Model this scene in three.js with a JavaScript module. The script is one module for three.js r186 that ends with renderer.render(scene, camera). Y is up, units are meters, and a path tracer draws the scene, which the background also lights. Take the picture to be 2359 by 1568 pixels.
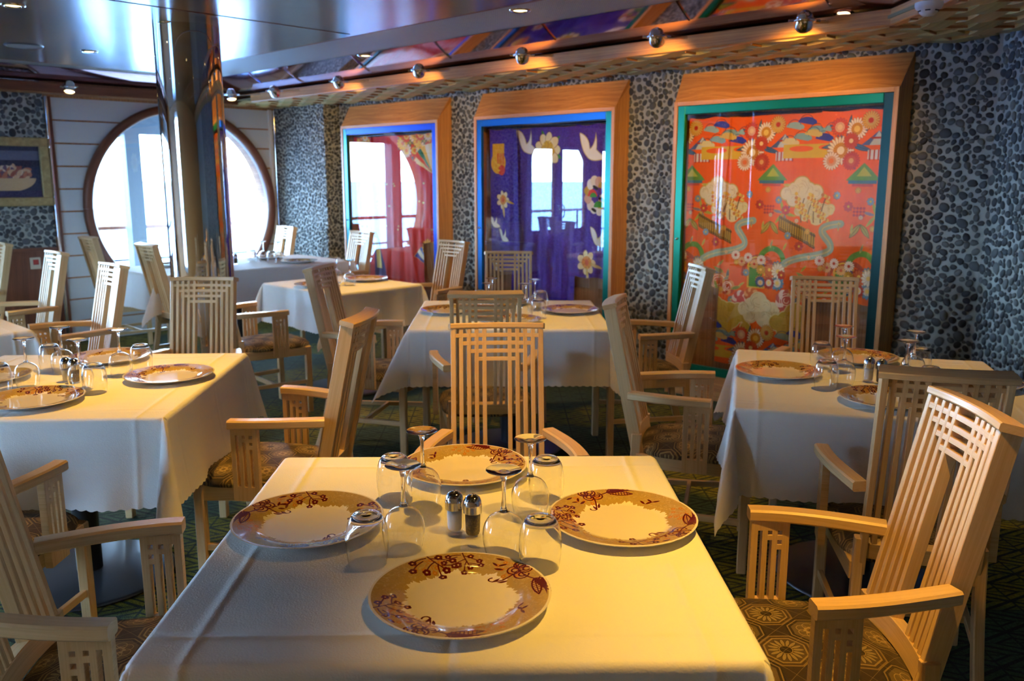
import * as THREE from 'three';
import { mergeGeometries, mergeVertices, toCreasedNormals } from 'three/addons/utils/BufferGeometryUtils.js';
import { RectAreaLightUniformsLib } from 'three/addons/lights/RectAreaLightUniformsLib.js';

// ------------------------------------------------------------------ camera
const F = 1970, CX = 1179.5, CY = 784, EYE = 1.47;
const PITCH = Math.atan((784 - 411) / F), YAW = Math.atan((1179.5 - 1150) * Math.cos(PITCH) / F);
const scene = new THREE.Scene();
const camera = new THREE.PerspectiveCamera(2 * Math.atan(784 / F) * 180 / Math.PI, 2359 / 1568, 0.05, 6000);
camera.rotation.order = 'YXZ';
camera.position.set(0, EYE, 0);
camera.rotation.set(-PITCH, -YAW, 0);
camera.focus = 1.95; camera.userData.fStop = 5.6;
camera.updateMatrixWorld();

// ------------------------------------------------------------------ sky: bright, even, slightly hazy marine sky
const SKY = 46;
{
  const w = 64, h = 64, d = new Float32Array(w * h * 4);
  for (let j = 0; j < h; j++) for (let i = 0; i < w; i++) {
    const el = Math.max(0, (j + 0.5) / h - 0.5) * 2, k = (j * w + i) * 4, t = Math.pow(el, 0.6);
    d[k] = SKY * (0.52 - 0.24 * t); d[k + 1] = SKY * (0.80 - 0.22 * t); d[k + 2] = SKY * (1.10 - 0.12 * t); d[k + 3] = 1;
  }
  const t = new THREE.DataTexture(d, w, h, THREE.RGBAFormat, THREE.FloatType);
  t.mapping = THREE.EquirectangularReflectionMapping; t.magFilter = THREE.LinearFilter; t.needsUpdate = true;
  scene.background = t;
}
const renderer = new THREE.WebGLRenderer({ antialias: true });
renderer.toneMapping = THREE.LinearToneMapping;
renderer.toneMappingExposure = 1.12;
renderer.shadowMap.enabled = true;
RectAreaLightUniformsLib.init();
const WARM = new THREE.Color().setRGB(1.0, 0.53, 0.07);

// ------------------------------------------------------------------ helpers
let seed = 12345;
const rnd = () => { seed = (seed * 1664525 + 1013904223) >>> 0; return seed / 4294967296; };
const rr = (a, b) => a + (b - a) * rnd();
const V = (x, y, z) => new THREE.Vector3(x, y, z);
const used = {};
function numbered(n) { used[n] = (used[n] ?? -1) + 1; return used[n] ? `${n}_${String(used[n]).padStart(3, '0')}` : n; }
function pixelRay(px, py) { return V((px - CX) / F, -(py - CY) / F, -1).applyQuaternion(camera.quaternion).normalize(); }
function atHeight(px, py, h) { const d = pixelRay(px, py), t = (h - EYE) / d.y; return V(d.x * t, h, d.z * t); }
// room axes: the case wall runs along +a (towards the pebbled corner), b points from it into the room; the origin is the room's far corner
const C0 = V(-2.224, 0, -9.417), R2 = Math.SQRT1_2;
const K = (a, b, y = 0) => V(C0.x + (a - b) * R2, y, C0.z + (a + b) * R2);
function thing(name, label, category, pos = [0, 0, 0], turn = 0, group) {
  const o = new THREE.Group(); o.name = numbered(name); o.position.set(...pos); o.rotation.y = turn;
  o.userData = { label, category }; if (group) o.userData.group = group; scene.add(o); return o;
}
function part(name, geo, mat, parent, label) {
  const m = new THREE.Mesh(geo, mat); m.name = name; if (label) m.userData.label = label; parent.add(m); return m;
}
function struct(name, geo, mat, label, category, parent) {
  const m = geo ? new THREE.Mesh(geo, mat) : new THREE.Group(); m.name = name;
  if (!parent) { m.userData = { kind: 'structure', label, category }; scene.add(m); } else parent.add(m);
  return m;
}
// box with chamfered edges; uv in metres, v along the longest side
function cbox(w, h, d, c = 0.0015) {
  c = Math.min(c, w * 0.3, h * 0.3, d * 0.3);
  const H = [w / 2, h / 2, d / 2], pos = [], nor = [], uv = [];
  const g = (w >= h && w >= d) ? 0 : (h >= d ? 1 : 2);
  const vert = (s, ax) => H.map((q, i) => s[i] * (i === ax ? q : q - c));
  const o1 = rnd(), o2 = rnd();
  const tri = (A, B, D) => {
    const n = V(0, 0, 0).crossVectors(V(...B).sub(V(...A)), V(...D).sub(V(...A))).normalize();
    const mid = V(A[0] + B[0] + D[0], A[1] + B[1] + D[1], A[2] + B[2] + D[2]);
    if (n.dot(mid) < 0) { [B, D] = [D, B]; n.negate(); }
    const an = [Math.abs(n.x), Math.abs(n.y), Math.abs(n.z)];
    let ax = an.indexOf(Math.max(...an));
    for (const P of [A, B, D]) {
      pos.push(...P); nor.push(n.x, n.y, n.z);
      if (ax === g) uv.push(P[(g + 1) % 3] + o1, P[(g + 2) % 3] * 0.3 + o2);
      else uv.push(P[3 - g - ax] + o1 + ax * 0.13, P[g] + o2);
    }
  };
  for (let ax = 0; ax < 3; ax++) for (const s of [-1, 1]) {
    const i = (ax + 1) % 3, j = (ax + 2) % 3, q = [];
    for (const [p, r] of [[-1, -1], [1, -1], [1, 1], [-1, 1]]) { const t = []; t[ax] = s; t[i] = p; t[j] = r; q.push(vert(t, ax)); }
    tri(q[0], q[1], q[2]); tri(q[0], q[2], q[3]);
  }
  for (let ax = 0; ax < 3; ax++) { // edges parallel to ax
    const i = (ax + 1) % 3, j = (ax + 2) % 3;
    for (const p of [-1, 1]) for (const r of [-1, 1]) {
      const s0 = [], s1 = []; s0[i] = s1[i] = p; s0[j] = s1[j] = r; s0[ax] = -1; s1[ax] = 1;
      const A = vert(s0, i), B = vert(s1, i), D = vert(s1, j), E = vert(s0, j);
      tri(A, B, D); tri(A, D, E);
    }
  }
  for (const x of [-1, 1]) for (const y of [-1, 1]) for (const z of [-1, 1]) { const s = [x, y, z]; tri(vert(s, 0), vert(s, 1), vert(s, 2)); }
  const b = new THREE.BufferGeometry();
  b.setAttribute('position', new THREE.Float32BufferAttribute(pos, 3));
  b.setAttribute('normal', new THREE.Float32BufferAttribute(nor, 3));
  b.setAttribute('uv', new THREE.Float32BufferAttribute(uv, 2));
  return b;
}
const at = (g, x, y, z) => g.translate(x, y, z);
// chamfered box between two points; 'side' is the direction of its width
function bar(p, q, w, d, side = V(1, 0, 0), c) {
  const up = q.clone().sub(p), L = up.length(); up.normalize();
  const z = side.clone().cross(up).normalize(), x = up.clone().cross(z).normalize();
  const m = new THREE.Matrix4().makeBasis(x, up, z).setPosition(p.clone().add(q).multiplyScalar(0.5));
  return cbox(w, L, d, c).applyMatrix4(m);
}
// rectangle swept along points; up is the thickness direction (list or single)
function sweep(pts, ups, w, t, c = 0.003, crease = 0.6) {
  const pos = [], uv = [], idx = []; let len = 0;
  c = Math.min(c, w * 0.3, t * 0.3);
  const prof = [[-w / 2 + c, -t / 2], [w / 2 - c, -t / 2], [w / 2, -t / 2 + c], [w / 2, t / 2 - c], [w / 2 - c, t / 2], [-w / 2 + c, t / 2], [-w / 2, t / 2 - c], [-w / 2, -t / 2 + c]], n = prof.length;
  let per = [0]; for (let k = 0; k < n; k++) per.push(per[k] + Math.hypot(prof[(k + 1) % n][0] - prof[k][0], prof[(k + 1) % n][1] - prof[k][1]));
  pts.forEach((p, i) => {
    const tan = (pts[i + 1] ?? p).clone().sub(pts[i - 1] ?? p).normalize(), u0 = Array.isArray(ups) ? ups[i] : ups;
    const s = tan.clone().cross(u0).normalize(), u = s.clone().cross(tan).normalize();
    if (i) len += p.distanceTo(pts[i - 1]);
    for (let k = 0; k <= n; k++) { const [a, b] = prof[k % n]; pos.push(p.x + s.x * a + u.x * b, p.y + s.y * a + u.y * b, p.z + s.z * a + u.z * b); uv.push(per[k], len); }
  });
  const m = n + 1;
  for (let i = 0; i < pts.length - 1; i++) for (let k = 0; k < n; k++) { const a = i * m + k; idx.push(a, a + m, a + 1, a + 1, a + m, a + m + 1); }
  for (const [i, flip] of [[0, false], [pts.length - 1, true]]) for (let k = 1; k < n - 1; k++) { const b = i * m; flip ? idx.push(b, b + k + 1, b + k) : idx.push(b, b + k, b + k + 1); }
  const g = new THREE.BufferGeometry();
  g.setAttribute('position', new THREE.Float32BufferAttribute(pos, 3));
  g.setAttribute('uv', new THREE.Float32BufferAttribute(uv, 2)); g.setIndex(idx);
  // make sure that faces point outwards
  const A = V(pos[0], pos[1], pos[2]), B = V(pos[m * 3], pos[m * 3 + 1], pos[m * 3 + 2]), D = V(pos[3], pos[4], pos[5]);
  const nn = B.clone().sub(A).cross(D.clone().sub(A)), out = A.clone().add(D).multiplyScalar(0.5).sub(pts[0]);
  if (nn.dot(out) < 0) { const a = g.index.array; for (let i = 0; i < a.length; i += 3) { const t2 = a[i]; a[i] = a[i + 1]; a[i + 1] = t2; } }
  return toCreasedNormals(g, crease);
}
function lathe(profile, n = 48) { return new THREE.LatheGeometry(profile.map(([r, y]) => new THREE.Vector2(r, y)), n); }
function tube(pts, r, n = 24, m = 8) { return new THREE.TubeGeometry(new THREE.CatmullRomCurve3(pts), n, r, m); }
function grid(nu, nv, fn, uvfn) {
  const pos = [], uv = [], idx = [];
  for (let j = 0; j <= nv; j++) for (let i = 0; i <= nu; i++) { const p = fn(i / nu, j / nv); pos.push(p.x, p.y, p.z); const q = uvfn ? uvfn(i / nu, j / nv, p) : [i / nu, j / nv]; uv.push(q[0], q[1]); }
  for (let j = 0; j < nv; j++) for (let i = 0; i < nu; i++) { const a = j * (nu + 1) + i, b = a + nu + 1; idx.push(a, a + 1, b, a + 1, b + 1, b); }
  const g = new THREE.BufferGeometry();
  g.setAttribute('position', new THREE.Float32BufferAttribute(pos, 3)); g.setAttribute('uv', new THREE.Float32BufferAttribute(uv, 2)); g.setIndex(idx); g.computeVertexNormals(); return g;
}
// ------------------------------------------------------------------ noise and textures
function hash(x, y, s) { let h = (x * 374761393 + y * 668265263 + s * 974634533) | 0; h = Math.imul(h ^ (h >>> 13), 1274126177); return ((h ^ (h >>> 16)) >>> 0) / 4294967296; }
function vnoise(x, y, px, py, s) { // tiles with whole periods px, py
  const xi = Math.floor(x), yi = Math.floor(y), fx = x - xi, fy = y - yi, ux = fx * fx * (3 - 2 * fx), uy = fy * fy * (3 - 2 * fy);
  const m = (a, p) => ((a % p) + p) % p, X0 = m(xi, px), X1 = m(xi + 1, px), Y0 = m(yi, py), Y1 = m(yi + 1, py);
  const a = hash(X0, Y0, s), b = hash(X1, Y0, s), c = hash(X0, Y1, s), d = hash(X1, Y1, s);
  return a + (b - a) * ux + (c - a) * uy + (a - b - c + d) * ux * uy;
}
function fbm(u, v, fx, fy, oct, s) { let t = 0, a = 0.5, n = 0; for (let o = 0; o < oct; o++) { t += a * vnoise(u * fx, v * fy, fx, fy, s + o * 17); n += a; a *= 0.5; fx *= 2; fy *= 2; } return t / n; }
function dataTex(w, h, fn, srgb, rep) {
  const d = new Uint8Array(w * h * 4);
  for (let j = 0; j < h; j++) for (let i = 0; i < w; i++) { const c = fn((i + 0.5) / w, (j + 0.5) / h), k = (j * w + i) * 4; if (typeof c === 'number') d[k] = d[k + 1] = d[k + 2] = Math.max(0, Math.min(255, c * 255)); else { d[k] = c[0]; d[k + 1] = c[1]; d[k + 2] = c[2]; } d[k + 3] = 255; }
  const t = new THREE.DataTexture(d, w, h, THREE.RGBAFormat); t.magFilter = THREE.LinearFilter; t.wrapS = t.wrapT = THREE.RepeatWrapping;
  if (srgb) t.colorSpace = THREE.SRGBColorSpace; if (rep) t.repeat.set(...rep); t.needsUpdate = true; return t;
}
function canvasTex(w, h, draw, wrap) {
  const c = document.createElement('canvas'); c.width = w; c.height = h; draw(c.getContext('2d'), w, h);
  const t = new THREE.CanvasTexture(c); t.colorSpace = THREE.SRGBColorSpace; t.magFilter = THREE.LinearFilter; if (wrap) t.wrapS = t.wrapT = THREE.RepeatWrapping; return t;
}
const mix = (a, b, t) => a.map((x, i) => x + (b[i] - x) * t);
function woodTex(light, dark, s, fine = 60, contrast = 1) { // grain along v; covers 0.25 x 1 m
  return dataTex(512, 512, (u, v) => {
    const wob = (fbm(u, v, 3, 2, 2, s) - 0.5) * 0.16;
    const g = fbm((u + wob + 1) % 1, v, fine, 3, 3, s + 5), h = fbm((u + wob + 1) % 1, v, 9, 2, 2, s + 9), p = fbm(u, v, 128, 12, 2, s + 31);
    let t = 0.55 * g + 0.45 * h; t = Math.max(0, Math.min(1, (t - 0.5) * 1.9 * contrast + 0.42)); if (p > 0.66) t = Math.min(1, t + 0.25 * contrast);
    return mix(light, dark, t);
  }, true, [4, 1]);
}
const std = (o) => new THREE.MeshStandardMaterial(o), phy = (o) => new THREE.MeshPhysicalMaterial(o);
const lin = (r, g, b) => new THREE.Color().setRGB(r, g, b);
const M = {};
M.beech = phy({ map: woodTex([230, 196, 148], [208, 168, 116], 3, 70, 0.8), roughness: 0.38, clearcoat: 0.5, clearcoatRoughness: 0.22, ior: 1.5 });
M.oak = phy({ map: woodTex([232, 172, 104], [186, 122, 64], 41, 90, 1.1), roughness: 0.42, clearcoat: 0.35, clearcoatRoughness: 0.3 });
M.oakPanel = std({ map: woodTex([196, 140, 84], [140, 88, 46], 77, 50, 1.1), roughness: 0.55 });
M.brownWood = std({ map: woodTex([130, 78, 52], [92, 50, 34], 91, 60, 1), roughness: 0.4 });
M.chrome = std({ color: lin(0.78, 0.78, 0.8), metalness: 1, roughness: 0.06 });
M.columnSteel = std({ color: lin(0.62, 0.62, 0.63), metalness: 1, roughness: 0.035 });
M.grout = std({ color: lin(0.42, 0.44, 0.42), roughness: 0.95, bumpMap: dataTex(256, 256, (u, v) => fbm(u, v, 24, 24, 3, 8), false, [3, 3]), bumpScale: 0.002 });
M.darkMetal = std({ color: lin(0.035, 0.038, 0.05), metalness: 0.6, roughness: 0.35 });
M.baseMetal = std({ color: lin(0.12, 0.13, 0.16), metalness: 0.7, roughness: 0.3 });
M.paleWall = std({ color: lin(0.62, 0.66, 0.68), roughness: 0.5 });
M.white = std({ color: lin(0.78, 0.79, 0.8), roughness: 0.45 });
M.deckGrey = std({ color: lin(0.035, 0.05, 0.06), roughness: 0.6 });
M.black = std({ color: lin(0.01, 0.01, 0.012), roughness: 0.5 });
M.pane = phy({ color: lin(1, 1, 1), transmission: 1, thickness: 0, roughness: 0, ior: 1.5 });
M.casePane = phy({ color: lin(1, 1, 1), transmission: 1, thickness: 0, roughness: 0, ior: 1.75 });
M.thinGlass = phy({ color: lin(0.99, 0.995, 1), transmission: 1, thickness: 0, roughness: 0, ior: 1.8, side: THREE.DoubleSide });
M.solidGlass = phy({ color: lin(1, 1, 1), transmission: 1, thickness: 0.01, roughness: 0, ior: 1.5 });
M.lens = std({ color: lin(0.9, 0.8, 0.6), emissive: lin(1, 0.72, 0.3), emissiveIntensity: 7, roughness: 0.4 });

// ------------------------------------------------------------------ the setting
const CEIL = 2.38, RAFT = 2.24, SOFFIT = 2.19;
const WR_X = K(6.83, 0).x, WR_Z = K(6.83, 0).z;            // where the case wall meets the angled pebbled wall
const backA = K(0, 9.8), backB = V(WR_X, 0, 2.4);
const outline = [K(0, 0), K(6.83, 0), backB, backA];
function slab(pts, y0, y1) {
  const s = new THREE.Shape(pts.map(p => new THREE.Vector2(p.x, -p.z)));
  const g = new THREE.ExtrudeGeometry(s, { depth: y1 - y0, bevelEnabled: false }); g.rotateX(-Math.PI / 2); g.translate(0, y0, 0); return g;
}
// carpet: dark green with interlocking zigzags and olive patches
const carpetTex = dataTex(1024, 1024, (u, v) => {
  const S = 8; let x = u * S, y = v * S * 1.0;
  const cx = Math.floor(x), cy = Math.floor(y * 2), fx = x - cx, fy = y * 2 - cy;
  const a = (cx + cy) & 1, z = a ? fx : 1 - fx;
  let line = 0;
  const w = 0.09;
  if (Math.abs(fy - z) < w * 1.2 || Math.abs(fy - z + 0.5) < w * 0.8 || Math.abs(fy - z - 0.5) < w * 0.8) line = 1;
  if (fx < 0.06 || fy < 0.08) line = Math.max(line, 0.8);
  const patch = Math.max(0, Math.min(1, (fbm(u, v, 3, 3, 2, 55) - 0.47) * 6)), n = fbm(u, v, 220, 220, 2, 4);
  const c = mix(mix([62, 86, 62], [134, 128, 34], patch), [24, 36, 34], line * 0.85);
  return c.map(q => q * (0.72 + 0.5 * n));
}, true, [0.9, 0.9]);
const floorGeo = slab(outline, -0.12, 0);
const floor = struct('floor', floorGeo, std({ map: carpetTex, roughness: 1, bumpMap: dataTex(512, 512, (u, v) => fbm(u, v, 170, 170, 2, 12), false, [3, 3]), bumpScale: 0.004 }), 'dark green carpet with zigzag line pattern and olive patches', 'carpet');
struct('ceiling', slab(outline, CEIL, CEIL + 0.15), std({ color: lin(0.42, 0.47, 0.5), roughness: 0.55, metalness: 0.3, bumpMap: dataTex(256, 256, (u, v) => { const a = (u * 32) % 1 - 0.5, b = (v * 32) % 1 - 0.5; return a * a + b * b < 0.07 ? 0 : 1; }, false, [3, 3]), bumpScale: 0.003 }), 'grey perforated metal ceiling strip around the dropped panel', 'ceiling');
// dropped glossy ceiling panel with a faint painted landscape
{
  const tex = dataTex(1024, 1024, (u, v) => {
    const n = fbm(u, v, 4, 9, 5, 21), m = fbm(u, v, 10, 30, 4, 33), q = fbm(u, v, 5, 5, 4, 71);
    let c = mix([74, 58, 44], [136, 106, 78], Math.max(0, Math.min(1, (n - 0.3) * 2)));
    c = mix(c, [72, 92, 112], Math.max(0, Math.min(0.8, (q - 0.5) * 4)));
    if (m > 0.62) c = mix(c, [32, 30, 32], Math.min(1, (m - 0.62) * 8));
    return c;
  }, true, [0.22, 0.22]);
  const pts = [K(1.75, 2.15), K(7.55, 2.15), V(0.42 + 1.0, 0, 1.9), V(-5.4, 0, 0.3), K(1.75, 9.2)];
  const ceilingPanel = struct('ceiling_panel', slab(pts, RAFT, RAFT + 0.1), phy({ map: tex, roughness: 0.26, clearcoat: 0.5, clearcoatRoughness: 0.16, metalness: 0.12 }), 'dropped glossy brown ceiling panel with painted landscape', 'ceiling');
  const edge = [...pts, pts[0]];
  for (let i = 0; i < 5; i++) { const a = edge[i].clone(), b = edge[i + 1].clone(); a.y = b.y = RAFT + 0.01; struct('panel_edge', bar(a, b, 0.02, 0.025, V(0, 1, 0)), M.brownWood, '', '', ceilingPanel); }
  // thin joints between the glossy sheets
  for (let k = 1; k < 6; k++) { const a = K(1.8 + k * 1.2, 2.2, RAFT - 0.0005), b = K(1.8 + k * 1.2, 7.5, RAFT - 0.0005); struct('joint', bar(a, b, 0.004, 0.004, V(1, 0, -1), 0.0005), M.brownWood, '', '', ceilingPanel); }
}
// curved dark mirror coving between wooden beam and perforated strip
M.cove = std({ color: lin(0.46, 0.36, 0.5), metalness: 1, roughness: 0.07, side: THREE.DoubleSide });
const coveY = (t) => 2.272 + 0.105 * Math.pow(t, 1.5);
const coveGeo = (fn, n = 40) => grid(n, 14, (u, t) => { const p = fn(u, t); p.y = coveY(t); return p; });
struct('trim_1', coveGeo((u, t) => { const b = 0.62 + 0.5 * t; return K(0.2 + 0.25 * t + u * (6.5 - 0.2 - 0.25 * t + (b - 0.75) * 0.41), b); }), M.cove, 'dark purple mirror coving above the oak beam of the case wall', 'coving');
struct('trim_2', coveGeo((u, t) => { const a = 0.1 + 0.28 * t; return K(a, 0.62 + 0.5 * t + u * 8.5); }), M.cove, 'dark purple mirror coving above the round window wall', 'coving');
struct('trim_3', coveGeo((u, t) => { const x = 1.93 - 0.5 * t; return V(x, 0, -4.45 - 0.2 * t + u * 6); }), M.cove, 'dark purple mirror coving above the angled pebbled wall', 'coving');
// oak beams at the edge of the lattice soffit
function beam(name, p, q, label) { p.y = q.y = SOFFIT + 0.038; return struct(name, bar(p, q, 0.078, 0.05, V(0, 1, 0), 0.004), M.oak, label, 'beam'); }
beam('trim_4', K(0.52, 0.72), K(6.56, 0.72), 'long oak beam under the mirror coving along the display cases');
beam('trim_5', K(6.54, 0.715), V(K(6.54, 0.715).x + 0.01, 0, 2.0), 'oak beam turning off along the angled pebbled wall');
beam('trim_6', K(0.15, 0.16), K(0.15, 9), 'brown beam above the round window wall').material = M.brownWood;
struct('trim_7', slab([K(0, 0), K(0.18, 0), K(0.18, 9.2), K(0, 9.2)], SOFFIT - 0.004, SOFFIT), M.oakPanel, 'narrow timber soffit above the round window wall', 'soffit');
// woven lattice soffit: wavy strips over ribs
{
  M.strip = std({ map: woodTex([216, 190, 132], [184, 158, 104], 141, 40, 0.8), roughness: 0.5 });
  M.strip2 = std({ map: woodTex([196, 184, 124], [164, 150, 96], 147, 40, 0.8), roughness: 0.5 });
  M.soffitBack = std({ color: lin(0.3, 0.26, 0.15), roughness: 0.8 });
  const RIB = 0.21;
  const lat = struct('ceiling_lattice', null, null, 'woven pale timber lattice soffit above the display cases', 'ceiling');
  struct('backing', slab([K(0, 0), K(6.83, 0), K(6.56, 0.7), K(0.18, 0.7)], SOFFIT + 0.03, SOFFIT + 0.045), M.soffitBack, '', '', lat);
  const wave = (s, ph) => Math.sin(s / RIB * Math.PI + ph) * 0.0095;
  for (let i = 0; i < 6; i++) {
    const b = 0.06 + i * 0.114, a1 = 6.83 - b * 0.41, n = Math.round((a1 - 0.05) / RIB * 5), pts = [];
    for (let k = 0; k <= n; k++) { const a = 0.05 + (a1 - 0.05) * k / n; pts.push(K(a, b, SOFFIT + 0.011 + wave(a, i * Math.PI))); }
    struct('slat', sweep(pts, V(0, 1, 0), 0.116, 0.022, 0.001), i % 2 ? M.strip : M.strip2, '', '', lat);
  }
  for (let a = 0.1; a < 6.75; a += RIB) struct('rib', bar(K(a, 0.01, SOFFIT - 0.002), K(a, Math.min(0.68, (6.83 - a) * 2.3), SOFFIT - 0.001), 0.009, 0.012, V(1, 0, 1), 0.001), M.oakPanel, '', '', lat);
  const lat2 = struct('ceiling_lattice_001', null, null, 'woven pale timber lattice soffit above the angled pebbled wall', 'ceiling');
  struct('backing', slab([V(1.86, 0, -4.45), V(WR_X, 0, WR_Z - 0.05), V(WR_X, 0, 2), V(1.86, 0, 2)], SOFFIT + 0.03, SOFFIT + 0.045), M.soffitBack, '', '', lat2);
  for (let i = 0; i < 6; i++) {
    const x = WR_X - 0.06 - i * 0.114, z0 = WR_Z + 0.02 + (WR_X - x) * 0.41, n = Math.round((1.9 - z0) / RIB * 5), pts = [];
    for (let k = 0; k <= n; k++) { const z = z0 + (1.9 - z0) * k / n; pts.push(V(x, SOFFIT + 0.011 + wave(z, i * Math.PI), z)); }
    struct('slat', sweep(pts, V(0, 1, 0), 0.116, 0.022, 0.001), i % 2 ? M.strip : M.strip2, '', '', lat2);
  }
  for (let z = -4.3; z < 1.9; z += RIB) struct('rib', bar(V(1.88, SOFFIT - 0.002, z), V(WR_X - 0.01, SOFFIT - 0.001, z), 0.009, 0.012, V(0, 0, 1), 0.001), M.oakPanel, '', '', lat2);
}
// walls ---------------------------------------------------------------
function wallBox(p, q, y0, y1, th, out) { // th thick, lying on the side 'out' of the line p-q
  const o = out.clone().multiplyScalar(th); return slab([p, q, q.clone().add(o), p.clone().add(o)], y0, y1);
}
const OUTC = V(R2, 0, -R2), OUTW = V(-R2, 0, -R2);
const wallCase = struct('wall_case', wallBox(K(-0.3, 0), K(6.83, 0), 0, 2.5, 0.2, OUTC), M.grout, 'grey pebbled wall carrying the three robe display cases', 'wall');
const wallAngled = struct('wall_angled', slab([V(WR_X, 0, WR_Z), V(WR_X, 0, 2.4), V(WR_X + 0.2, 0, 2.4), V(WR_X + 0.2, 0, WR_Z - 0.2)], 0, 2.5), M.grout, 'pale lit angled wall of grey pebbles beside the orange robe case', 'wall');
const pilaster = struct('wall_pilaster', slab([K(0, 0), K(0.9, 0), K(0.9, 0.18), K(0, 0.18)], 0, SOFFIT), M.grout, 'pebbled pilaster between the round window and the red robe case', 'wall');
// wall behind the viewer with a wide deck window
{
  const O = backB.clone(), e = backA.clone().sub(O), L = e.length(); e.normalize();
  const out = V(e.z, 0, -e.x), th = 0.16, basis = (off) => new THREE.Matrix4().makeBasis(e, V(0, 1, 0), out.clone().negate()).setPosition(O.clone().addScaledVector(out, off));
  const shape = (pts, holes, d, off) => { const sh = new THREE.Shape(pts.map(p => new THREE.Vector2(...p))); for (const h of holes) sh.holes.push(new THREE.Path(h.map(p => new THREE.Vector2(...p)))); return new THREE.ExtrudeGeometry(sh, { depth: d, bevelEnabled: false }).applyMatrix4(basis(off + d)); };
  const wins = [[7.5, 8.5]], rect = ([a, b], y0 = 0.55, y1 = 2.08) => [[a, y0], [b, y0], [b, y1], [a, y1]];
  struct('wall_back', shape([[-0.3, 0], [L + 0.3, 0], [L + 0.3, 2.5], [-0.3, 2.5]], wins.map(w => rect(w)), th, 0), M.oak, 'timber wall with one wide window behind the tables', 'wall');
  wins.forEach((w, i) => {
    const g = struct('window_' + (i + 4), null, null, 'wide window of the rear timber wall', 'window');
    struct('pane', shape(rect(w), [], 0.002, 0.08), M.pane, '', '', g);
    for (const y of [1.15, 1.6]) struct('glazing_bar', shape(rect(w, y - 0.012, y + 0.012), [], 0.03, 0.066), M.white, '', '', g);
    struct('window_frame', shape(rect([w[0] - 0.06, w[1] + 0.06], 0.49, 2.14), [rect(w)], 0.02, -0.02), M.white, '', '', g);
  });
}
// pebbles
const pebbleGeos = [0, 1, 2, 3].map(k => {
  let g = mergeVertices(new THREE.IcosahedronGeometry(1, 1).deleteAttribute('normal').deleteAttribute('uv')); const p = g.attributes.position;
  for (let i = 0; i < p.count; i++) { const v = V(p.getX(i), p.getY(i), p.getZ(i)), f = 1 + (hash(Math.round(v.x * 9), Math.round(v.y * 9 + v.z * 5), k) - 0.5) * 0.16; v.x *= f; v.y *= f * (1 + 0.12 * v.x * (k - 1.5)); p.setXYZ(i, v.x, v.y, v.z); }
  g.computeVertexNormals(); return g;
});
const pebbleTones = [[0.055, 0.068, 0.078], [0.085, 0.1, 0.11], [0.12, 0.135, 0.14], [0.038, 0.046, 0.055], [0.16, 0.175, 0.175]];
const pebbleMats = pebbleTones.map(c => std({ color: lin(...c), roughness: 0.55 }));
const pebbleMat = std({ color: lin(1, 1, 1), roughness: 0.55 });
// scatter(frame, width, height, keep): frame maps (x, y) on a wall to the world; nearest 300 become parts
function pebbles(parent, frame, W, H0, H1, keep, most, near, big = 1) {
  const cell = 0.06, cells = new Map(), list = [];
  const tryAdd = (x, y, r) => {
    const cx = Math.floor(x / cell), cy = Math.floor(y / cell);
    for (let i = -1; i <= 1; i++) for (let j = -1; j <= 1; j++) for (const q of cells.get((cx + i) * 10007 + cy + j) ?? []) if (Math.hypot(q.x - x, q.y - y) < (q.r + r) * 0.93) return;
    const o = { x, y, r }, k = cx * 10007 + cy; if (!cells.has(k)) cells.set(k, []); cells.get(k).push(o); list.push(o);
  };
  const area = W * (H1 - H0);
  for (const [r0, r1, n] of [[0.025, 0.031, 70], [0.019, 0.024, 1200], [0.014, 0.018, 4200], [0.010, 0.013, 5000]])
    for (let k = 0; k < area * n; k++) { const x = rr(0, W), y = rr(H0, H1), r = rr(r0, r1) * big; if (keep(x, y, r)) tryAdd(x, y, r); }
  list.sort((p, q) => near(q.x, q.y) - near(p.x, p.y));
  const mats = list.map(q => {
    const s = rr(0.82, 1.0), t = frame(q.x, q.y), m = new THREE.Matrix4().makeBasis(t.x, V(0, 1, 0), t.n).setPosition(t.p.addScaledVector(t.n, 0.001));
    return m.multiply(new THREE.Matrix4().makeRotationZ(rr(0, Math.PI))).multiply(new THREE.Matrix4().makeScale(q.r * 1.12, q.r * s * 0.92, Math.min(0.011, q.r * 0.55)));
  });
  const cut = Math.min(most, list.length);
  for (let k = 0; k < cut; k++) { const m = new THREE.Mesh(pebbleGeos[k % 4], pebbleMats[Math.floor(rnd() * 4.4)]); m.name = 'pebble'; mats[k].decompose(m.position, m.quaternion, m.scale); parent.add(m); }
  if (list.length > cut) {
    const im = new THREE.InstancedMesh(pebbleGeos[1], pebbleMat, list.length - cut); im.name = 'pebbles'; im.userData.kind = 'stuff';
    for (let k = cut; k < list.length; k++) { im.setMatrixAt(k - cut, mats[k]); const c = pebbleTones[Math.floor(rnd() * 4.4)]; im.setColorAt(k - cut, lin(...c)); }
    parent.add(im);
  }
  return list.length;
}
const CASES = [[1.13, 2.55], [3.0, 4.44], [4.93, 6.38]];
const frameCase = (x, y) => ({ p: K(x, 0, y), x: V(R2, 0, R2), n: V(-R2, 0, R2) });
pebbles(wallCase, frameCase, 6.83, 0.02, 2.2, (x, y, r) => x > 0.92 && x < 6.815 && !CASES.some(([a, b]) => x > a - 0.01 && x < b + 0.02 && y < 2.15), 300, (x, y) => x - (y < 0.7 ? 3 : 0));
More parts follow.
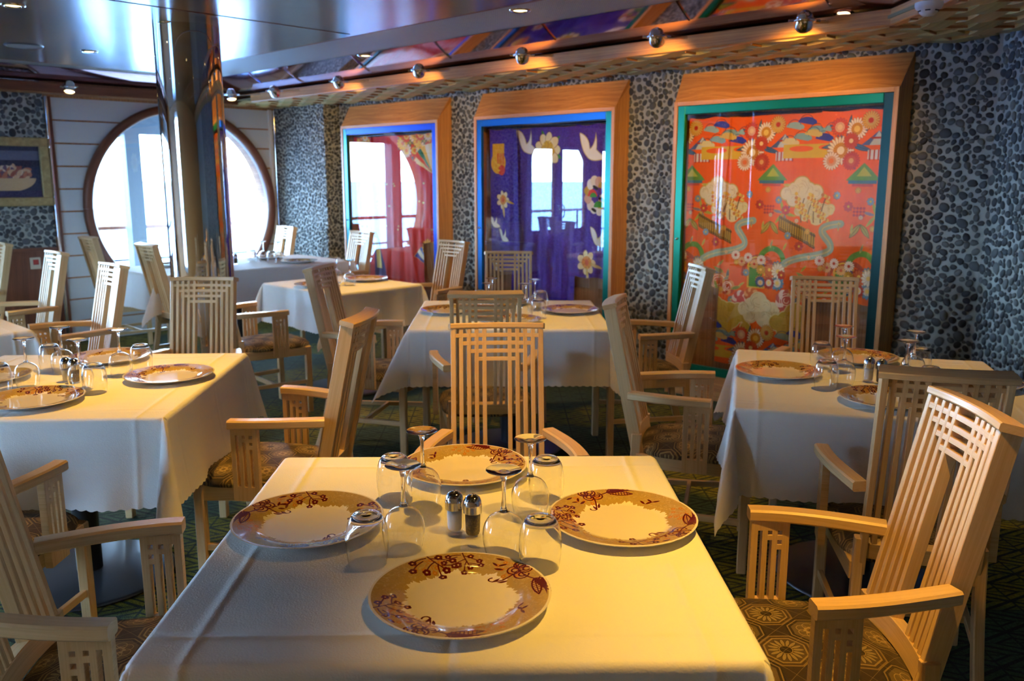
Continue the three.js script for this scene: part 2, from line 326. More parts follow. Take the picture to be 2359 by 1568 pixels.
pebbles(wallAngled, (x, y) => ({ p: V(WR_X, y, WR_Z + x), x: V(0, 0, 1), n: V(-1, 0, 0) }), 3.4, 0.02, 2.2, (x, y, r) => x > 0.012, 300, (x, y) => -Math.abs(x - 0.3) - (y < 0.9 ? 1 : 0));
pebbles(pilaster, (x, y) => x < 0.9 ? ({ p: K(x, 0.18, y), x: V(R2, 0, R2), n: V(-R2, 0, R2) }) : ({ p: K(0.9, 0.18 - (x - 0.9), y), x: V(R2, 0, -R2), n: V(R2, 0, R2) }), 1.08, 0.3, 2.19, () => true, 0, () => 0, 0.85);

// ------------------------------------------------------------------ window wall
const wallWindow = struct('wall_window', null, null, 'pale panelled wall with the large round window and glazed deck doors', 'wall');
const WINS = [[1.213, 1.2]], BANK = [[5.6, 6.8], [6.92, 8.12]], RO = 0.96, RI = 0.89, DOOR = [3.95, 5.35];
const wpt = (s, y, o = 0) => K(-0, s, y).add(V(R2 * o, 0, R2 * o)); // o: into the room
function wallShape(pts, holes, th, off) { // polygon in (s, y), th thick outwards, off = inside surface
  const s = new THREE.Shape(pts.map(p => new THREE.Vector2(...p)));
  for (const h of holes) s.holes.push(new THREE.Path(h.map(p => new THREE.Vector2(...p))));
  const g = new THREE.ExtrudeGeometry(s, { depth: th, bevelEnabled: false, curveSegments: 64 });
  const m = new THREE.Matrix4().makeBasis(V(-R2, 0, R2), V(0, 1, 0), V(-R2, 0, -R2)).setPosition(wpt(0, 0, off)); g.applyMatrix4(m);
  const idx = g.index; // mirrored basis: turn the faces round
  const p = g.attributes.position.array, u = g.attributes.uv.array;
  if (m.determinant() < 0 && !idx) for (let i = 0; i < p.length; i += 9) { for (let k = 0; k < 3; k++) { const t = p[i + 3 + k]; p[i + 3 + k] = p[i + 6 + k]; p[i + 6 + k] = t; } const j = i / 3 * 2; for (let k = 0; k < 2; k++) { const t = u[j + 2 + k]; u[j + 2 + k] = u[j + 4 + k]; u[j + 4 + k] = t; } }
  g.computeVertexNormals(); return g;
}
const circle = ([cx, cy], r, n = 96) => Array.from({ length: n }, (_, k) => [cx + r * Math.cos(k / n * 2 * Math.PI), cy + r * Math.sin(k / n * 2 * Math.PI)]);
const bankHole = ([a, b]) => [[a, 0.35], [b, 0.35], [b, 2.1], [a, 2.1]];
const doorHole = [[DOOR[0], 0.02], [DOOR[1], 0.02], [DOOR[1], 2.05], [DOOR[0], 2.05]], slit = [[8.85, 0.7], [9.12, 0.7], [9.12, 2.0], [8.85, 2.0]];
struct('wall_core', wallShape([[-0.3, 0], [9.9, 0], [9.9, 2.5], [-0.3, 2.5]], [circle(WINS[0], RI), ...BANK.map(bankHole), doorHole, slit], 0.16, -0.015), M.oakPanel, '', '', wallWindow);
// pale horizontal panels, one by one, cut round the window
{
  const s0 = 0.19, s1 = 2.37, step = 0.198, [cx, cy] = WINS[0];
  for (let k = 0; k < 11; k++) {
    const y0 = 2.17 - (k + 1) * step + 0.007, y1 = 2.17 - k * step - 0.007, reach = (y) => { const d = RO * RO - (y - cy) ** 2; return d > 0 ? Math.sqrt(d) : 0; };
    const ys = Array.from({ length: 9 }, (_, i) => y0 + (y1 - y0) * i / 8);
    for (const side of [-1, 1]) {
      const pts = side < 0 ? [[s0, y1], [s0, y0], ...ys.map(y => [cx - reach(y), y])] : [[s1, y0], [s1, y1], ...ys.slice().reverse().map(y => [cx + reach(y), y])];
      struct('panel', wallShape(pts, [], 0.014, 0), M.paleWall, '', '', wallWindow);
    }
  }
  // narrow posts that border the panelling
  struct('post', cbox(0.035, 2.17, 0.03, 0.003).applyMatrix4(new THREE.Matrix4().makeRotationY(Math.PI / 4).setPosition(wpt(0.25, 1.085, 0.012))), M.white, '', '', wallWindow);
  struct('post', lathe([[0.012, 0], [0.012, 2.17]], 16).translate(...wpt(0.205, 0, 0.02).toArray()), M.chrome, '', '', wallWindow);
  struct('post', cbox(0.03, 2.17, 0.02, 0.003).applyMatrix4(new THREE.Matrix4().makeRotationY(Math.PI / 4).setPosition(wpt(2.385, 1.085, 0.008))), M.brownWood, '', '', wallWindow);
  struct('post', lathe([[0.016, 0], [0.016, 2.17]], 16).translate(...wpt(2.412, 0, 0.018).toArray()), M.chrome, '', '', wallWindow);
}
const pebblePanel = struct('wall_pebble_panel', wallShape([[2.43, 0.85], [3.82, 0.85], [3.82, 2.19], [2.43, 2.19]], [], 0.015, 0.0), M.grout, 'dark pebbled panel above timber wainscot behind the framed picture', 'wall');
pebbles(pebblePanel, (x, y) => ({ p: wpt(2.43 + x, y, 0), x: V(R2, 0, -R2), n: V(R2, 0, R2) }), 1.38, 0.87, 2.18, () => true, 120, (x, y) => -x, 1.12);
struct('baseboard_wainscot', wallShape([[2.43, 0], [3.82, 0], [3.82, 0.85], [2.43, 0.85]], [], 0.02, 0.006), M.brownWood, 'reddish brown timber wainscot under the pebbled panel', 'wainscot');
struct('trim_8', bar(wpt(2.43, 0.86, 0.012), wpt(3.82, 0.86, 0.012), 0.03, 0.04, V(0, 1, 0)), M.brownWood, 'dark rail capping the timber wainscot', 'trim');
// round windows: turned timber ring and pane
WINS.forEach(([cx, cy], i) => {
  const ring = [];
  for (let k = 0; k <= 96; k++) { const a = k / 96 * Math.PI * 2; ring.push([cx + 0.925 * Math.cos(a), cy + 0.925 * Math.sin(a), a]); }
  const w = struct('window_' + (i + 1), null, null, 'large round window with brown timber ring behind the chrome column', 'window');
  struct('window_frame', sweep(ring.map(q => wpt(q[0], q[1], 0.005)), ring.map(q => wpt(q[0] + Math.cos(q[2]), q[1] + Math.sin(q[2])).sub(wpt(q[0], q[1]))), 0.11, 0.08, 0.02, 0.9), M.brownWood, '', '', w);
  const pane = wallShape(circle([cx, cy], RI - 0.001), [], 0.001, -0.1);
  struct('pane', pane, M.pane, '', '', w);
});
BANK.forEach((w, i) => {
  const g = struct('window_' + (i + 5), null, null, i ? 'large square window beside the narrow window' : 'large square window beside the deck doors', 'window');
  struct('pane', wallShape(bankHole(w), [], 0.002, -0.1), M.pane, '', '', g);
  struct('window_frame', wallShape([[w[0] - 0.06, 0.29], [w[1] + 0.06, 0.29], [w[1] + 0.06, 2.16], [w[0] - 0.06, 2.16]], [bankHole(w)], 0.02, 0.005), M.brownWood, '', '', g);
});
struct('window_3', wallShape(slit, [], 0.002, -0.1), M.pane, 'tall narrow window beyond the deck doors', 'window');
// double deck doors with chamfered panes
{
  const d = struct('door_1', null, null, 'pair of timber deck doors with tall chamfered panes', 'door');
  const mid = (DOOR[0] + DOOR[1]) / 2;
  for (const [a, b, cham] of [[DOOR[0] + 0.01, mid - 0.004, 0], [mid + 0.004, DOOR[1] - 0.01, 1]]) {
    const x0 = a + 0.09, x1 = b - 0.09, c = 0.12, top = 1.9, bot = 0.74;
    const hole = cham ? [[x0, bot], [x1 - c * 0.3, bot], [x1, bot + c * 0.3], [x1, top - c * 1.4], [x1 - c, top], [x0, top]] : [[x0 + c * 0.3, bot], [x1, bot], [x1, top], [x0 + c, top], [x0, top - c * 1.4], [x0, bot + c * 0.3]];
    struct('leaf', wallShape([[a, 0.02], [b, 0.02], [b, 2.045], [a, 2.045]], [hole], 0.05, -0.05), M.oakPanel, '', '', d);
    struct('pane', wallShape(hole, [], 0.002, -0.075), M.pane, '', '', d);
    const hx = cham ? a + 0.05 : b - 0.05; struct('handle', tube([wpt(hx, 0.9, -0.05), wpt(hx, 0.92, 0.01), wpt(hx, 1.08, 0.01), wpt(hx, 1.1, -0.05)], 0.009), M.chrome, '', '', d);
  }
}
// ------------------------------------------------------------------ outside: deck, overhang, posts, rail and sea
{
  const xp = (s, o, y) => wpt(s, y, -o);
  struct('deck', slab([xp(-8, 0.17), xp(16, 0.17), xp(16, 3.2), xp(-8, 3.2)], -0.2, -0.05), std({ color: lin(0.35, 0.33, 0.3), roughness: 0.7 }), 'open promenade deck outside the round window', 'deck');
  struct('deck_overhang', slab([xp(-8, 0.17), xp(16, 0.17), xp(16, 3.0), xp(-8, 3.0)], 2.5, 2.62), M.deckGrey, 'grey deck overhang outside the round window', 'ceiling');
  struct('deck_fascia', slab([xp(-8, 2.5), xp(16, 2.5), xp(16, 2.62), xp(-8, 2.62)], 2.0, 2.5), M.deckGrey, 'grey fascia beam along the deck edge outside', 'beam');
  for (const s of [0.67, 3.6, 6.6, 9.6, -2.5]) struct(numbered('deck_post'), slab([xp(s - 0.09, 2.46), xp(s + 0.09, 2.46), xp(s + 0.09, 2.64), xp(s - 0.09, 2.64)], -0.05, 2.5), M.deckGrey, 'grey post of the deck outside the window wall', 'post');
  const rail = thing('deck_rail', 'deck handrail outside the round window', 'railing');
  part('handrail', bar(xp(-8, 2.9, 0.86), xp(16, 2.9, 0.86), 0.05, 0.06, V(0, 1, 0)), M.brownWood, rail);
  for (const y of [0.45, 0.15]) part('bar', bar(xp(-8, 2.9, y), xp(16, 2.9, y), 0.03, 0.03, V(0, 1, 0)), M.darkMetal, rail);
  for (let s = -8; s <= 16; s += 1.5) part('stanchion', bar(xp(s, 2.9, -0.05), xp(s, 2.9, 0.84), 0.035, 0.035), M.darkMetal, rail);
  const lampg = thing('deck_lamp', 'round dark lamp under the deck overhang outside', 'lamp', xp(0.15, 1.6, 2.4).toArray());
  part('housing', lathe([[0, 0], [0.13, 0], [0.15, 0.03], [0.15, 0.1], [0, 0.1]], 24), M.darkMetal, lampg);
  const sea = struct('sea', new THREE.PlaneGeometry(9000, 9000).rotateX(-Math.PI / 2).translate(0, -14, 0), std({ color: lin(0.03, 0.13, 0.3), roughness: 0.35, bumpMap: dataTex(256, 256, (u, v) => fbm(u, v, 12, 30, 4, 3), false, [300, 300]), bumpScale: 1.5 }), 'blue sea beyond the deck rail', 'sea');
}

// ------------------------------------------------------------------ chrome column
{
  const p = V(-1.62, 0, -4.68), c = struct('chrome_column', null, null, 'mirror polished chrome column rising to the ceiling', 'column'); c.position.copy(p);
  struct('shaft', lathe([[0.164, 0], [0.164, RAFT]], 96), M.columnSteel, '', '', c);
  struct('base_ring', lathe([[0.164, 0], [0.181, 0], [0.181, 0.05], [0.174, 0.06], [0.164, 0.06]], 64), M.columnSteel, '', '', c);
}

// ------------------------------------------------------------------ robe prints
function flower(g, x, y, r, n, petal, heart, ring) {
  g.fillStyle = petal; for (let k = 0; k < n; k++) { const a = k / n * Math.PI * 2; g.save(); g.translate(x, y); g.rotate(a); g.beginPath(); g.ellipse(r * 0.62, 0, r * 0.42, r * Math.min(0.3, 2.6 / n), 0, 0, 7); g.fill(); g.strokeStyle = 'rgba(110,40,20,0.55)'; g.lineWidth = Math.max(1, r * 0.035); g.stroke(); g.restore(); }
  if (ring) { g.fillStyle = ring; g.beginPath(); g.arc(x, y, r * 0.55, 0, 7); g.fill(); g.strokeStyle = 'rgba(120,50,20,0.6)'; g.lineWidth = Math.max(1, r * 0.04); for (let k = 0; k < n; k++) { const a = k / n * Math.PI * 2; g.beginPath(); g.moveTo(x + r * 0.3 * Math.cos(a), y + r * 0.3 * Math.sin(a)); g.lineTo(x + r * 0.54 * Math.cos(a), y + r * 0.54 * Math.sin(a)); g.stroke(); } }
  g.fillStyle = heart; g.beginPath(); g.arc(x, y, r * 0.28, 0, 7); g.fill();
}
function leaf(g, x, y, a, L, w, c, edge) { g.save(); g.translate(x, y); g.rotate(a); g.beginPath(); g.moveTo(0, 0); g.quadraticCurveTo(L * 0.5, -w, L, 0); g.quadraticCurveTo(L * 0.5, w, 0, 0); g.fillStyle = c; g.fill(); if (edge) { g.strokeStyle = edge; g.lineWidth = 2; g.stroke(); g.beginPath(); g.moveTo(0, 0); g.lineTo(L * 0.9, 0); g.stroke(); } g.restore(); }
function cloud(g, x, y, w, h, c, edge) {
  const n = Math.max(5, Math.round(w / h * 3)), P = []; for (let k = 0; k < n; k++) { const t = (k + 0.5) / n, e = Math.sin(t * Math.PI); P.push([x + t * w, y + h * 0.32 * Math.sin(k * 2.4), h * (0.2 + 0.2 * e + 0.05 * Math.sin(k * 5))], [x + t * w, y - h * 0.2 * e, h * (0.16 + 0.16 * e)]); }
  for (const [grow, col] of [[5, edge], [0, c]]) if (col) { g.fillStyle = col; for (const [a, b, r] of P) { g.beginPath(); g.arc(a, b, r + grow, 0, 7); g.fill(); } }
  g.strokeStyle = 'rgba(150,110,40,0.35)'; g.lineWidth = 2; for (const [a, b, r] of P) for (let k = 0; k < 3; k++) { g.beginPath(); g.arc(a, b, r * (0.3 + 0.28 * k), k + a, k + a + 1.6); g.stroke(); }
}
function fan(g, x, y, r, a0, a1, cols) { const n = 9; for (let k = 0; k < n; k++) { const p = a0 + (a1 - a0) * k / n, q = a0 + (a1 - a0) * (k + 1) / n; g.fillStyle = cols[k % cols.length]; g.beginPath(); g.moveTo(x, y); g.arc(x, y, r, p, q); g.fill(); g.strokeStyle = '#e8c860'; g.lineWidth = 3; g.stroke(); } }
function orangePrint(g, W, H) {
  g.fillStyle = '#f2640a'; g.fillRect(0, 0, W, H);
  const motif = (ox, oy) => {
    g.save(); g.translate(ox, oy);
    // pine-clad hills and golden mist
    for (const [x, y, c] of [[-20, 40, '#9cc0c4'], [40, 20, '#3848b8'], [90, 60, '#7fb0bd'], [20, 90, '#86b6c0'], [130, 95, '#2f3cae'], [170, 60, '#8fbcc0'], [75, 75, '#d8c070'], [-40, 110, '#e0d49a']]) { g.fillStyle = c; g.beginPath(); g.ellipse(x, y, 42, 22, 0, Math.PI, 7); g.fill(); g.beginPath(); g.ellipse(x + 24, y + 2, 26, 14, 0, Math.PI, 7); g.fill(); g.strokeStyle = '#20306a'; g.lineWidth = 2; g.beginPath(); g.arc(x, y + 2, 34, 3.4, 6); g.stroke(); }
    g.fillStyle = '#dcb82e'; g.fillRect(-70, 118, 270, 62); g.fillStyle = '#f2640a'; g.beginPath(); g.ellipse(20, 138, 60, 13, 0, 0, 7); g.ellipse(150, 134, 40, 11, 0, 0, 7); g.fill();
    // blossom cluster and pavilion
    for (let k = 0; k < 7; k++) leaf(g, 245, 120, k * 0.9 + 0.3, 120, 22, k % 2 ? '#5c8ca0' : '#3d6f9a', '#20386a');
    flower(g, 215, 150, 62, 22, '#f2e6c8', '#f5e9c0', '#d99a30'); flower(g, 285, 60, 48, 20, '#f6ecd6', '#f2d060', '#e0a030'); flower(g, 345, 26, 40, 20, '#e2b048', '#c23018', '#e8c860'); flower(g, 175, 195, 40, 18, '#efe2c4', '#e07030', '#e8b080'); flower(g, 268, 195, 40, 20, '#c83a1c', '#e8b060', '#d85a2c'); flower(g, 205, 50, 40, 16, '#d84a2a', '#f0d0a0', '#f0c0a0'); flower(g, 262, 110, 36, 18, '#cf4422', '#f0d890', null);
    g.fillStyle = '#d9dcd8'; g.fillRect(340, 150, 90, 40); g.fillStyle = '#4a6aa8'; g.beginPath(); g.moveTo(310, 130); g.lineTo(385, 70); g.lineTo(455, 130); g.closePath(); g.fill(); g.fillStyle = '#c8d4d6'; g.beginPath(); g.moveTo(345, 130); g.lineTo(385, 70); g.lineTo(420, 130); g.closePath(); g.fill(); g.fillStyle = '#b03020'; g.fillRect(352, 96, 60, 8); for (let k = 0; k < 5; k++) g.fillRect(346 + k * 20, 150, 7, 44);
    g.fillStyle = '#5f9a38'; g.beginPath(); g.moveTo(250, 280); g.lineTo(330, 205); g.lineTo(410, 280); g.closePath(); g.fill(); g.fillStyle = '#b8c040'; g.beginPath(); g.moveTo(300, 262); g.lineTo(330, 222); g.lineTo(366, 262); g.closePath(); g.fill(); g.fillStyle = '#3a7a8a'; g.fillRect(262, 280, 130, 14); g.fillStyle = '#c84a34'; g.fillRect(280, 294, 96, 12);
    // leaves
    for (let k = 0; k < 6; k++) leaf(g, 400, 430, k * 1.05 + 0.2, 66, 13, k % 2 ? '#5b4a98' : '#96a838', '#d8c84c'); leaf(g, 330, 470, 2.2, 74, 24, '#c8b040', '#4a5a20'); leaf(g, 330, 470, 0.9, 74, 24, '#b8a83c', '#4a5a20'); for (let k = 0; k < 12; k++) { g.fillStyle = '#b83222'; g.beginPath(); g.arc(300 + (k % 4) * 14, 400 + Math.floor(k / 4) * 15, 6, 0, 7); g.fill(); }
    // garden scene: trees, fence, stream
    cloud(g, -60, 340, 190, 110, '#e9dcae', '#c9a84a'); cloud(g, 10, 420, 190, 90, '#e6d694', null); g.strokeStyle = '#6a4a1a'; g.lineWidth = 5; for (let k = 0; k < 4; k++) { g.beginPath(); g.moveTo(40 + k * 34, 470); g.quadraticCurveTo(30 + k * 36, 420, 50 + k * 30 + (k % 2) * 20, 360); g.stroke(); } for (let k = 0; k < 70; k++) { g.fillStyle = ['#e0b030', '#d88a2a', '#f0d878', '#c87a30', '#e8c850'][k % 5]; g.beginPath(); g.arc(10 + (k * 37) % 170, 340 + (k * 53) % 120, 8, 0, 7); g.fill(); }
    g.save(); g.transform(1, 0.42, 0, 1, -70, 440); g.fillStyle = '#c89a26'; g.fillRect(0, 0, 190, 66); g.strokeStyle = '#4a3410'; g.lineWidth = 4; for (let k = 0; k < 17; k++) { g.beginPath(); g.moveTo(k * 11.5, 0); g.lineTo(k * 11.5, 66); g.stroke(); } g.strokeRect(0, 6, 190, 6); g.strokeRect(0, 58, 190, 8); g.restore();
    g.strokeStyle = '#9fb49a'; g.lineCap = 'round'; g.lineWidth = 34; g.beginPath(); g.moveTo(240, 470); g.bezierCurveTo(40, 490, 260, 560, 180, 600); g.bezierCurveTo(120, 630, 40, 620, -30, 665); g.stroke(); g.strokeStyle = '#d6c884'; g.lineWidth = 5; g.stroke();
    // bridge, wheel of flowers
    g.strokeStyle = '#b84a2a'; g.lineWidth = 20; g.beginPath(); g.arc(285, 730, 90, Math.PI, 6.1); g.stroke(); g.strokeStyle = '#5f9a38'; g.lineWidth = 26; g.beginPath(); g.arc(350, 660, 62, Math.PI, 6.3); g.stroke(); g.fillStyle = '#4f9a40'; g.fillRect(232, 680, 70, 110); g.strokeStyle = '#e0c040'; g.lineWidth = 7; g.beginPath(); g.arc(270, 690, 46, Math.PI, 6.28); g.stroke(); g.strokeRect(226, 690, 88, 100);
    const fl = ['#3a5ea8', '#d86a34', '#5e9ab8', '#d0a030', '#c0392a', '#efe6cc', '#4878b0', '#e08030', '#e8d088'];
    for (let k = 0; k < 16; k++) flower(g, 290 + (k * 47) % 140, 690 + ((k * 61) % 120), 24 + (k % 3) * 6, 12, fl[k % 9], '#f2d060', k % 2 ? '#e8dcc0' : null);
    for (let k = 0; k < 5; k++) flower(g, 150 + k * 36, 640 + ((k * 29) % 50), 24, 14, k % 2 ? '#e8b070' : '#f2e2c8', '#c83a20', null);
    for (const [x, y, r, c, d] of [[-10, 840, 60, '#d8685c', '#f0d8c8'], [60, 780, 66, '#d8622c', '#e89a50'], [110, 800, 44, '#c8461e', '#e8a060']]) { for (let k = 0; k < 9; k++) { const a = k * 0.7; g.fillStyle = k % 2 ? c : d; g.beginPath(); g.arc(x + Math.cos(a) * r * 0.55, y + Math.sin(a) * r * 0.5, r * 0.42, 0, 7); g.fill(); } g.fillStyle = c; g.beginPath(); g.arc(x, y, r * 0.4, 0, 7); g.fill(); g.strokeStyle = '#f4e4d0'; g.lineWidth = 4; for (let k = 0; k < 3; k++) { g.beginPath(); g.arc(x, y, r * (0.2 + 0.18 * k), k, k + 4); g.stroke(); } }
    for (let k = 0; k < 6; k++) leaf(g, 20 + k * 22, 730 + (k % 3) * 40, k * 1.2, 60, 16, k % 2 ? '#6f8a3a' : '#3a5a94', '#d0c050');
    for (let k = 0; k < 34; k++) { const x = -60 + (k * 137) % 470, y = 300 + (k * 211) % 680; if (k % 3) flower(g, x, y, 10 + (k % 4) * 4, 8, ['#f2dcae', '#e8b040', '#7fa8b8', '#c83a20'][k % 4], '#e8c040', null); else leaf(g, x, y, k, 40, 9, k % 2 ? '#4a6aa0' : '#9aa83a', '#e0cc60'); }
    // cloud banks
    for (const [x, y, r, c, d] of [[190, 860, 56, '#d8584a', '#f2dccc'], [250, 830, 44, '#d86a2a', '#f0b070']]) { for (let k = 0; k < 11; k++) { const a = k * 0.57; g.fillStyle = k % 2 ? c : d; g.beginPath(); g.arc(x + Math.cos(a) * r * 0.6, y + Math.sin(a) * r * 0.55, r * 0.34, 0, 7); g.fill(); } g.fillStyle = c; g.beginPath(); g.arc(x, y, r * 0.42, 0, 7); g.fill(); }
    cloud(g, -80, 950, 330, 150, '#cfae3c', '#e8dc9a'); cloud(g, 190, 900, 200, 130, '#e4d5a4', null);
    g.restore();
  };
  for (const oy of [20, 1000]) for (const ox of [-300, 150, 600]) motif(ox, oy);
}
function purplePrint(g, W, H) {
  g.fillStyle = '#4a2a9c'; g.fillRect(0, 0, W, H);
  for (let k = 0; k < 9000; k++) { g.fillStyle = k % 3 ? 'rgba(104,74,190,0.55)' : 'rgba(46,20,110,0.6)'; g.beginPath(); g.ellipse(rnd() * W, rnd() * H, 6, 2.4, rnd() * 3, 0, 7); g.fill(); }
  const crane = (x, y, s, f) => { g.save(); g.translate(x, y); g.scale(s * f, s); g.fillStyle = '#efeee6'; g.beginPath(); g.moveTo(-60, -70); g.quadraticCurveTo(-10, -60, 0, 0); g.quadraticCurveTo(30, -10, 36, -62); g.quadraticCurveTo(46, -20, 40, 4); g.quadraticCurveTo(80, 30, 84, 44); g.quadraticCurveTo(30, 60, -10, 40); g.quadraticCurveTo(-48, 10, -60, -70); g.fill(); g.strokeStyle = '#c8b878'; g.lineWidth = 4; g.stroke(); g.restore(); };
  const peony = (x, y, s) => { for (let k = 0; k < 5; k++) leaf(g, x, y, k * 1.3 + 0.4, 100 * s, 26 * s, '#2f9a3a', '#1c6a28'); flower(g, x, y, 80 * s, 9, '#efe4b4', '#e8b820', '#f2d860'); flower(g, x, y + 8, 46 * s, 7, '#e0b82c', '#d88a18', null); };
  const daff = (x, y, s) => { flower(g, x, y, 56 * s, 7, '#f2e2b0', '#d85a1c', '#e89a34'); leaf(g, x, y + 20, 1.4, 90 * s, 18 * s, '#e8cc70', '#c89a30'); leaf(g, x + 20, y, 0.3, 80 * s, 14 * s, '#e8d080', '#c89a30'); };
  const ball = (x, y, s) => { g.save(); g.translate(x, y); g.scale(s, s); for (let k = 0; k < 11; k++) { g.fillStyle = ['#e8d8c0', '#d8a890', '#c8a040', '#f0e6d8'][k % 4]; g.beginPath(); g.arc(Math.cos(k * 0.57) * 52, Math.sin(k * 0.57) * 66, 26, 0, 7); g.fill(); } g.fillStyle = '#d83a24'; g.beginPath(); g.arc(-20, 8, 34, Math.PI, 0); g.fill(); g.fillStyle = '#3aa23a'; g.beginPath(); g.arc(-14, 12, 22, Math.PI, 0); g.fill(); g.beginPath(); g.arc(20, 60, 30, Math.PI, 0); g.fill(); g.fillStyle = '#6a3a9a'; g.beginPath(); g.arc(24, -16, 18, 0, 7); g.fill(); g.fillStyle = '#1c1c20'; for (const [a, b] of [[0, -34], [38, 22], [-6, 74]]) { g.beginPath(); g.ellipse(a, b, 20, 8, 0.4, 0, 7); g.fill(); } g.fillStyle = '#f6f2ea'; g.beginPath(); g.arc(26, 82, 18, 0, 7); g.fill(); g.restore(); };
  const drum = (x, y, s) => { g.save(); g.translate(x, y); g.scale(s, s); g.fillStyle = '#e8b41c'; g.beginPath(); g.arc(0, 50, 70, 0, 7); g.fill(); g.fillRect(-56, -70, 112, 110); g.fillStyle = '#d8451c'; for (let k = 0; k < 4; k++) g.fillRect(-10 + k * 18, -10, 9, 70); g.beginPath(); g.arc(30, 96, 34, 0, 7); g.fill(); g.fillStyle = '#f0cc40'; for (let k = 0; k < 12; k++) { g.beginPath(); g.arc(-40 + (k * 23) % 50, 30 + (k * 17) % 70, 7, 0, 7); g.fill(); } g.restore(); };
  const X = W / 1024, P = (x, y) => [x * X, y];
  drum(...P(110, 150), 0.95); daff(...P(150, 420), 1); crane(...P(70, 560), 0.6, 1); crane(...P(150, 640), 0.65, 1); crane(...P(110, 850), 1, 1); ball(...P(140, 1110), 1.0);
  crane(...P(340, 90), 1.15, 1); peony(...P(520, 130), 1.25); crane(...P(860, 130), 1.25, 1); ball(...P(910, 380), 1.15); crane(...P(930, 620), 0.9, 1); daff(...P(850, 760), 1.25); drum(...P(890, 1080), 1.15);
}
function redPrint(g, W, H) {
  g.fillStyle = '#c8281e'; g.fillRect(0, 0, W, H);
  for (let k = 0; k < 14; k++) { g.fillStyle = `rgba(${150 + k * 4},20,18,0.25)`; g.fillRect(k * 75, 0, 26, H); }
  const bunch = (x, y, s) => { for (let k = 0; k < 9; k++) leaf(g, x, y, k * 0.7, 120 * s, 26 * s, k % 2 ? '#2f7a3a' : '#1c4a6a', '#d8c050'); for (let k = 0; k < 6; k++) flower(g, x + Math.cos(k * 1.05) * 70 * s, y + Math.sin(k * 1.05) * 56 * s, 46 * s, 12, ['#e8c22c', '#d8502c', '#e8dcc0'][k % 3], '#d87a1c', '#f0d868'); };
  bunch(700, 70, 1.3); bunch(870, 60, 1.2); fan(g, 960, 330, 250, 3.6, 5.3, ['#e8d8a0', '#d8482c', '#2f7a5a', '#e0b030', '#e8e0c8']); bunch(150, 40, 0.7);
  fan(g, 900, 1130, 200, 3.6, 5.7, ['#1f3a8a', '#e0d8c0', '#27509a', '#d8b848']); flower(g, 890, 960, 80, 16, '#e8a62c', '#c8501c', '#e8cc50');
  bunch(150, 900, 1.0); g.fillStyle = '#262a78'; g.beginPath(); g.moveTo(250, 830); g.quadraticCurveTo(360, 1100, 420, 1380); g.lineTo(230, 1420); g.quadraticCurveTo(240, 1100, 250, 830); g.fill(); g.fillStyle = '#d8c868'; g.beginPath(); g.moveTo(252, 860); g.quadraticCurveTo(330, 1080, 330, 1180); g.lineTo(256, 1180); g.fill();
  fan(g, 640, 1560, 260, 3.4, 6.0, ['#242a70', '#d8d0b8', '#2a357c', '#3a8a4a', '#1f2460']); flower(g, 560, 1400, 84, 16, '#e8b42c', '#c85a1c', '#f0d050'); bunch(640, 1500, 0.9);
  for (let k = 0; k < 40; k++) flower(g, rnd() * W, 200 + rnd() * 700, 10, 6, '#e0c060', '#e8e0c0', null);
}
M.orangeSilk = phy({ map: canvasTex(1024, 1340, orangePrint), roughness: 0.6, specularIntensity: 0.4, side: THREE.DoubleSide });
M.purpleSilk = phy({ map: canvasTex(1024, 1340, purplePrint), roughness: 0.6, specularIntensity: 0.4, side: THREE.DoubleSide });
M.redSilk = phy({ map: canvasTex(1024, 1700, redPrint), roughness: 0.6, specularIntensity: 0.4, side: THREE.DoubleSide });

